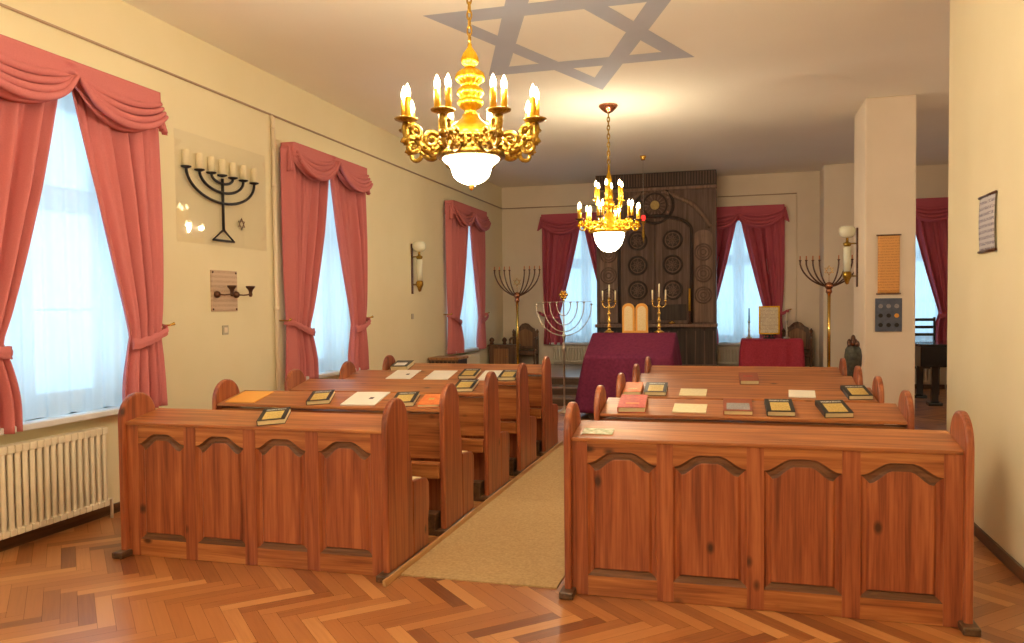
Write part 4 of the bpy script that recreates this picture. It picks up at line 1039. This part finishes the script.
MB().box((0, -.045, 0), (.01, .045, .09)).build('switch_plate', M['switch'], root, bevel=.003)
MB().box((.01, -.025, .02), (.016, .025, .07)).build('rocker', M['pipe'], root, bevel=.002)
b = MB().tube([(XW+.03, 7.50, 3.50), (XW+.03, 7.50, .0)], .022, 10); b.tube([(XW+.03, 7.50, 3.50), (XW+.03, 7.50, 3.6), (XW-.0, 7.50, 3.64)], .022, 10)
for z in (2.9, 1.6, .6): b.tube([(XW+.03, 7.50, z-.02), (XW+.03, 7.50, z+.02)], .028, 10)
tag(b.build('wall_pipe', M['pipe']), 'cream vertical pipe on the left wall beside the second curtain', 'pipe')
root = thing('light_switch', 'tiny grey socket low on the left wall beyond the sconce', 'light switch', (XW, 11.25, 1.42))
MB().box((0, -.04, 0), (.01, .04, .08)).build('switch_plate', M['switch'], root, bevel=.003)

def sconce(loc, rz, label):
    """Local +x points away from the wall."""
    root = thing('wall_sconce', label, 'wall lamp', loc, rz, 'brass wall sconces with opal globes')
    MB().box((0, -.02, -.40), (.022, .02, .36)).build('wall_plate', M['bronze'], root, bevel=.004)
    b = MB().tube([(.02, 0, .16), (.13, 0, .16)], .010, 8).tube([(.02, 0, -.26), (.13, 0, -.26)], .010, 8)
    b.lathe([(.03, .12), (.05, .14), (.05, .17), (.02, .18), (.016, .24), (.03, .26), (.001, .265)], (.13, 0, 0), 16)
    b.lathe([(.001, -.37), (.02, -.36), (.035, -.31), (.055, -.27), (.055, -.22), (.04, -.20), (.001, -.20)], (.13, 0, 0), 16); b.build('bracket', M['oldbrass'], root)
    MB().lathe([(.045, -.20), (.047, .12), (.001, .12)], (.13, 0, 0), 18).build('glass_cylinder', M['opal'], root)
    MB().lathe([(.03, .235), (.06, .24), (.088, .265), (.100, .305), (.098, .345), (.082, .375), (.06, .385), (.055, .38), (.001, .36)], (.13, 0, 0), 22, rib=.04, nr=10).build('glass_shade', M['opal'], root)
sconce((XW, 11.25, 2.20), 0, 'brass wall lamp with opal shade on the left wall between two windows')
sconce((1.507, 11.14, 2.20), PI, 'brass wall lamp with opal shade on the side of the column')

# ------------------------------------------------------------------ column and right wall pictures
def scroll_hanging(loc, rz, w, h, mt, label, rail, name='wall_scroll'):
    root = thing(name, label, 'wall hanging', loc, rz)
    MB().grid(lambda u, v: (-w/2+w*u, -.012-.006*math.sin(v*PI)-.004*math.sin(u*PI), h*v), 8, 12).build('printed_sheet', mt, root, solid=.003)
    for z in (0, h): MB().tube([(-w/2-.015, -.014, z), (w/2+.015, -.014, z)], .009, 8).build('hanging_rod', rail, root)
scroll_hanging((1.775, 10.59, 1.70), 0, .245, .71, M['scroll'], 'orange parchment scroll hanging on the front of the column', M['walnut'])
root = thing('wall_plate', 'slate blue plate with small round emblems on the column below the scroll', 'plaque', (1.777, 10.59, 1.24))
MB().box((-.15, -.015, 0), (.15, 0, .405)).build('board', M['blueboard'], root, bevel=.004)
for r_ in range(3):
    for c in range(3):
        z = .31-.115*r_; x = -.09+.09*c
        mt = M['tablet'] if (r_ == 1 and c == 2) else (M['bookblack'] if r_ else M['greyprint'])
        MB().prism([(x+.026*math.cos(2*PI*k/16), z+.026*math.sin(2*PI*k/16)) for k in range(16)], -.020, -.014, 'y').build('emblem', mt, root)
scroll_hanging((XR, 5.845, 1.925), -PI/2, .33, .36, M['greyscroll'], 'small grey printed scroll hanging on the near right wall', M['bronze'])

# ------------------------------------------------------------------ ornament beyond the right pews
root = thing('carved_post', 'dark greenish carved upright ornament beyond the wall end of the right pews', 'ornament', (1.22, 9.35, 0))
MB().lathe([(.001, 0), (.10, 0), (.10, .03), (.05, .06), (.035, .12), (.035, .70), (.05, .76), (.07, .84), (.085, .93), (.088, 1.02), (.078, 1.09), (.055, 1.13), (.001, 1.14)], seg=24, rib=.03, nr=8).build('body', M['verdi'], root)
b = MB()
for k in range(7):
    a = k*2*PI/7; b.ball((.042*math.cos(a), .042*math.sin(a), 1.14+.02*(k % 2)), .024, 8, sz=1.8)
b.ball((0, 0, 1.20), .026, 10, sz=1.9).build('crown', M['bronze'], root)

# ------------------------------------------------------------------ side room piano
root = thing('grand_piano', 'black grand piano glimpsed in the side room', 'piano', (3.65, 14.1, 0))
out = [(-.95, -.72), (.75, -.72), (.80, -.1), (.72, .35), (.50, .62), (.1, .66), (-.4, .70), (-.95, .72)]
MB().prism(out, .60, .92, 'z').build('case', M['black'], root, bevel=.01)
MB().prism([(x*1.01, y*1.01) for x, y in out], .925, .95, 'z').build('lid', M['black'], root, bevel=.006)
for x, y in ((-.72, -.55), (-.72, .5), (.55, -.1)):
    l = MB().box((x-.05, y-.05, .05), (x+.05, y+.05, .60)).build('leg', M['black'], root, bevel=.01); MB().box((x-.10, y-.10, 0), (x+.10, y+.10, .05)).build('leg_foot', M['black'], l, bevel=.01)
root = thing('piano_chair', 'black slatted chair back standing behind the piano in the side room', 'chair', (3.10, 15.25, 0))
for x in (-.22, .20):
    MB().box((x, .12, 0), (x+.035, .16, 1.33)).build('back_leg', M['black'], root, bevel=.004)
    MB().box((x, -.2, 0), (x+.035, -.16, .45)).build('front_leg', M['black'], root, bevel=.004)
MB().box((-.23, -.21, .45), (.24, .17, .49)).build('seat', M['black'], root, bevel=.006)
for z in (1.26, 1.13, 1.0): MB().box((-.185, .13, z), (.20, .15, z+.05)).build('back_slat', M['black'], root, bevel=.004)
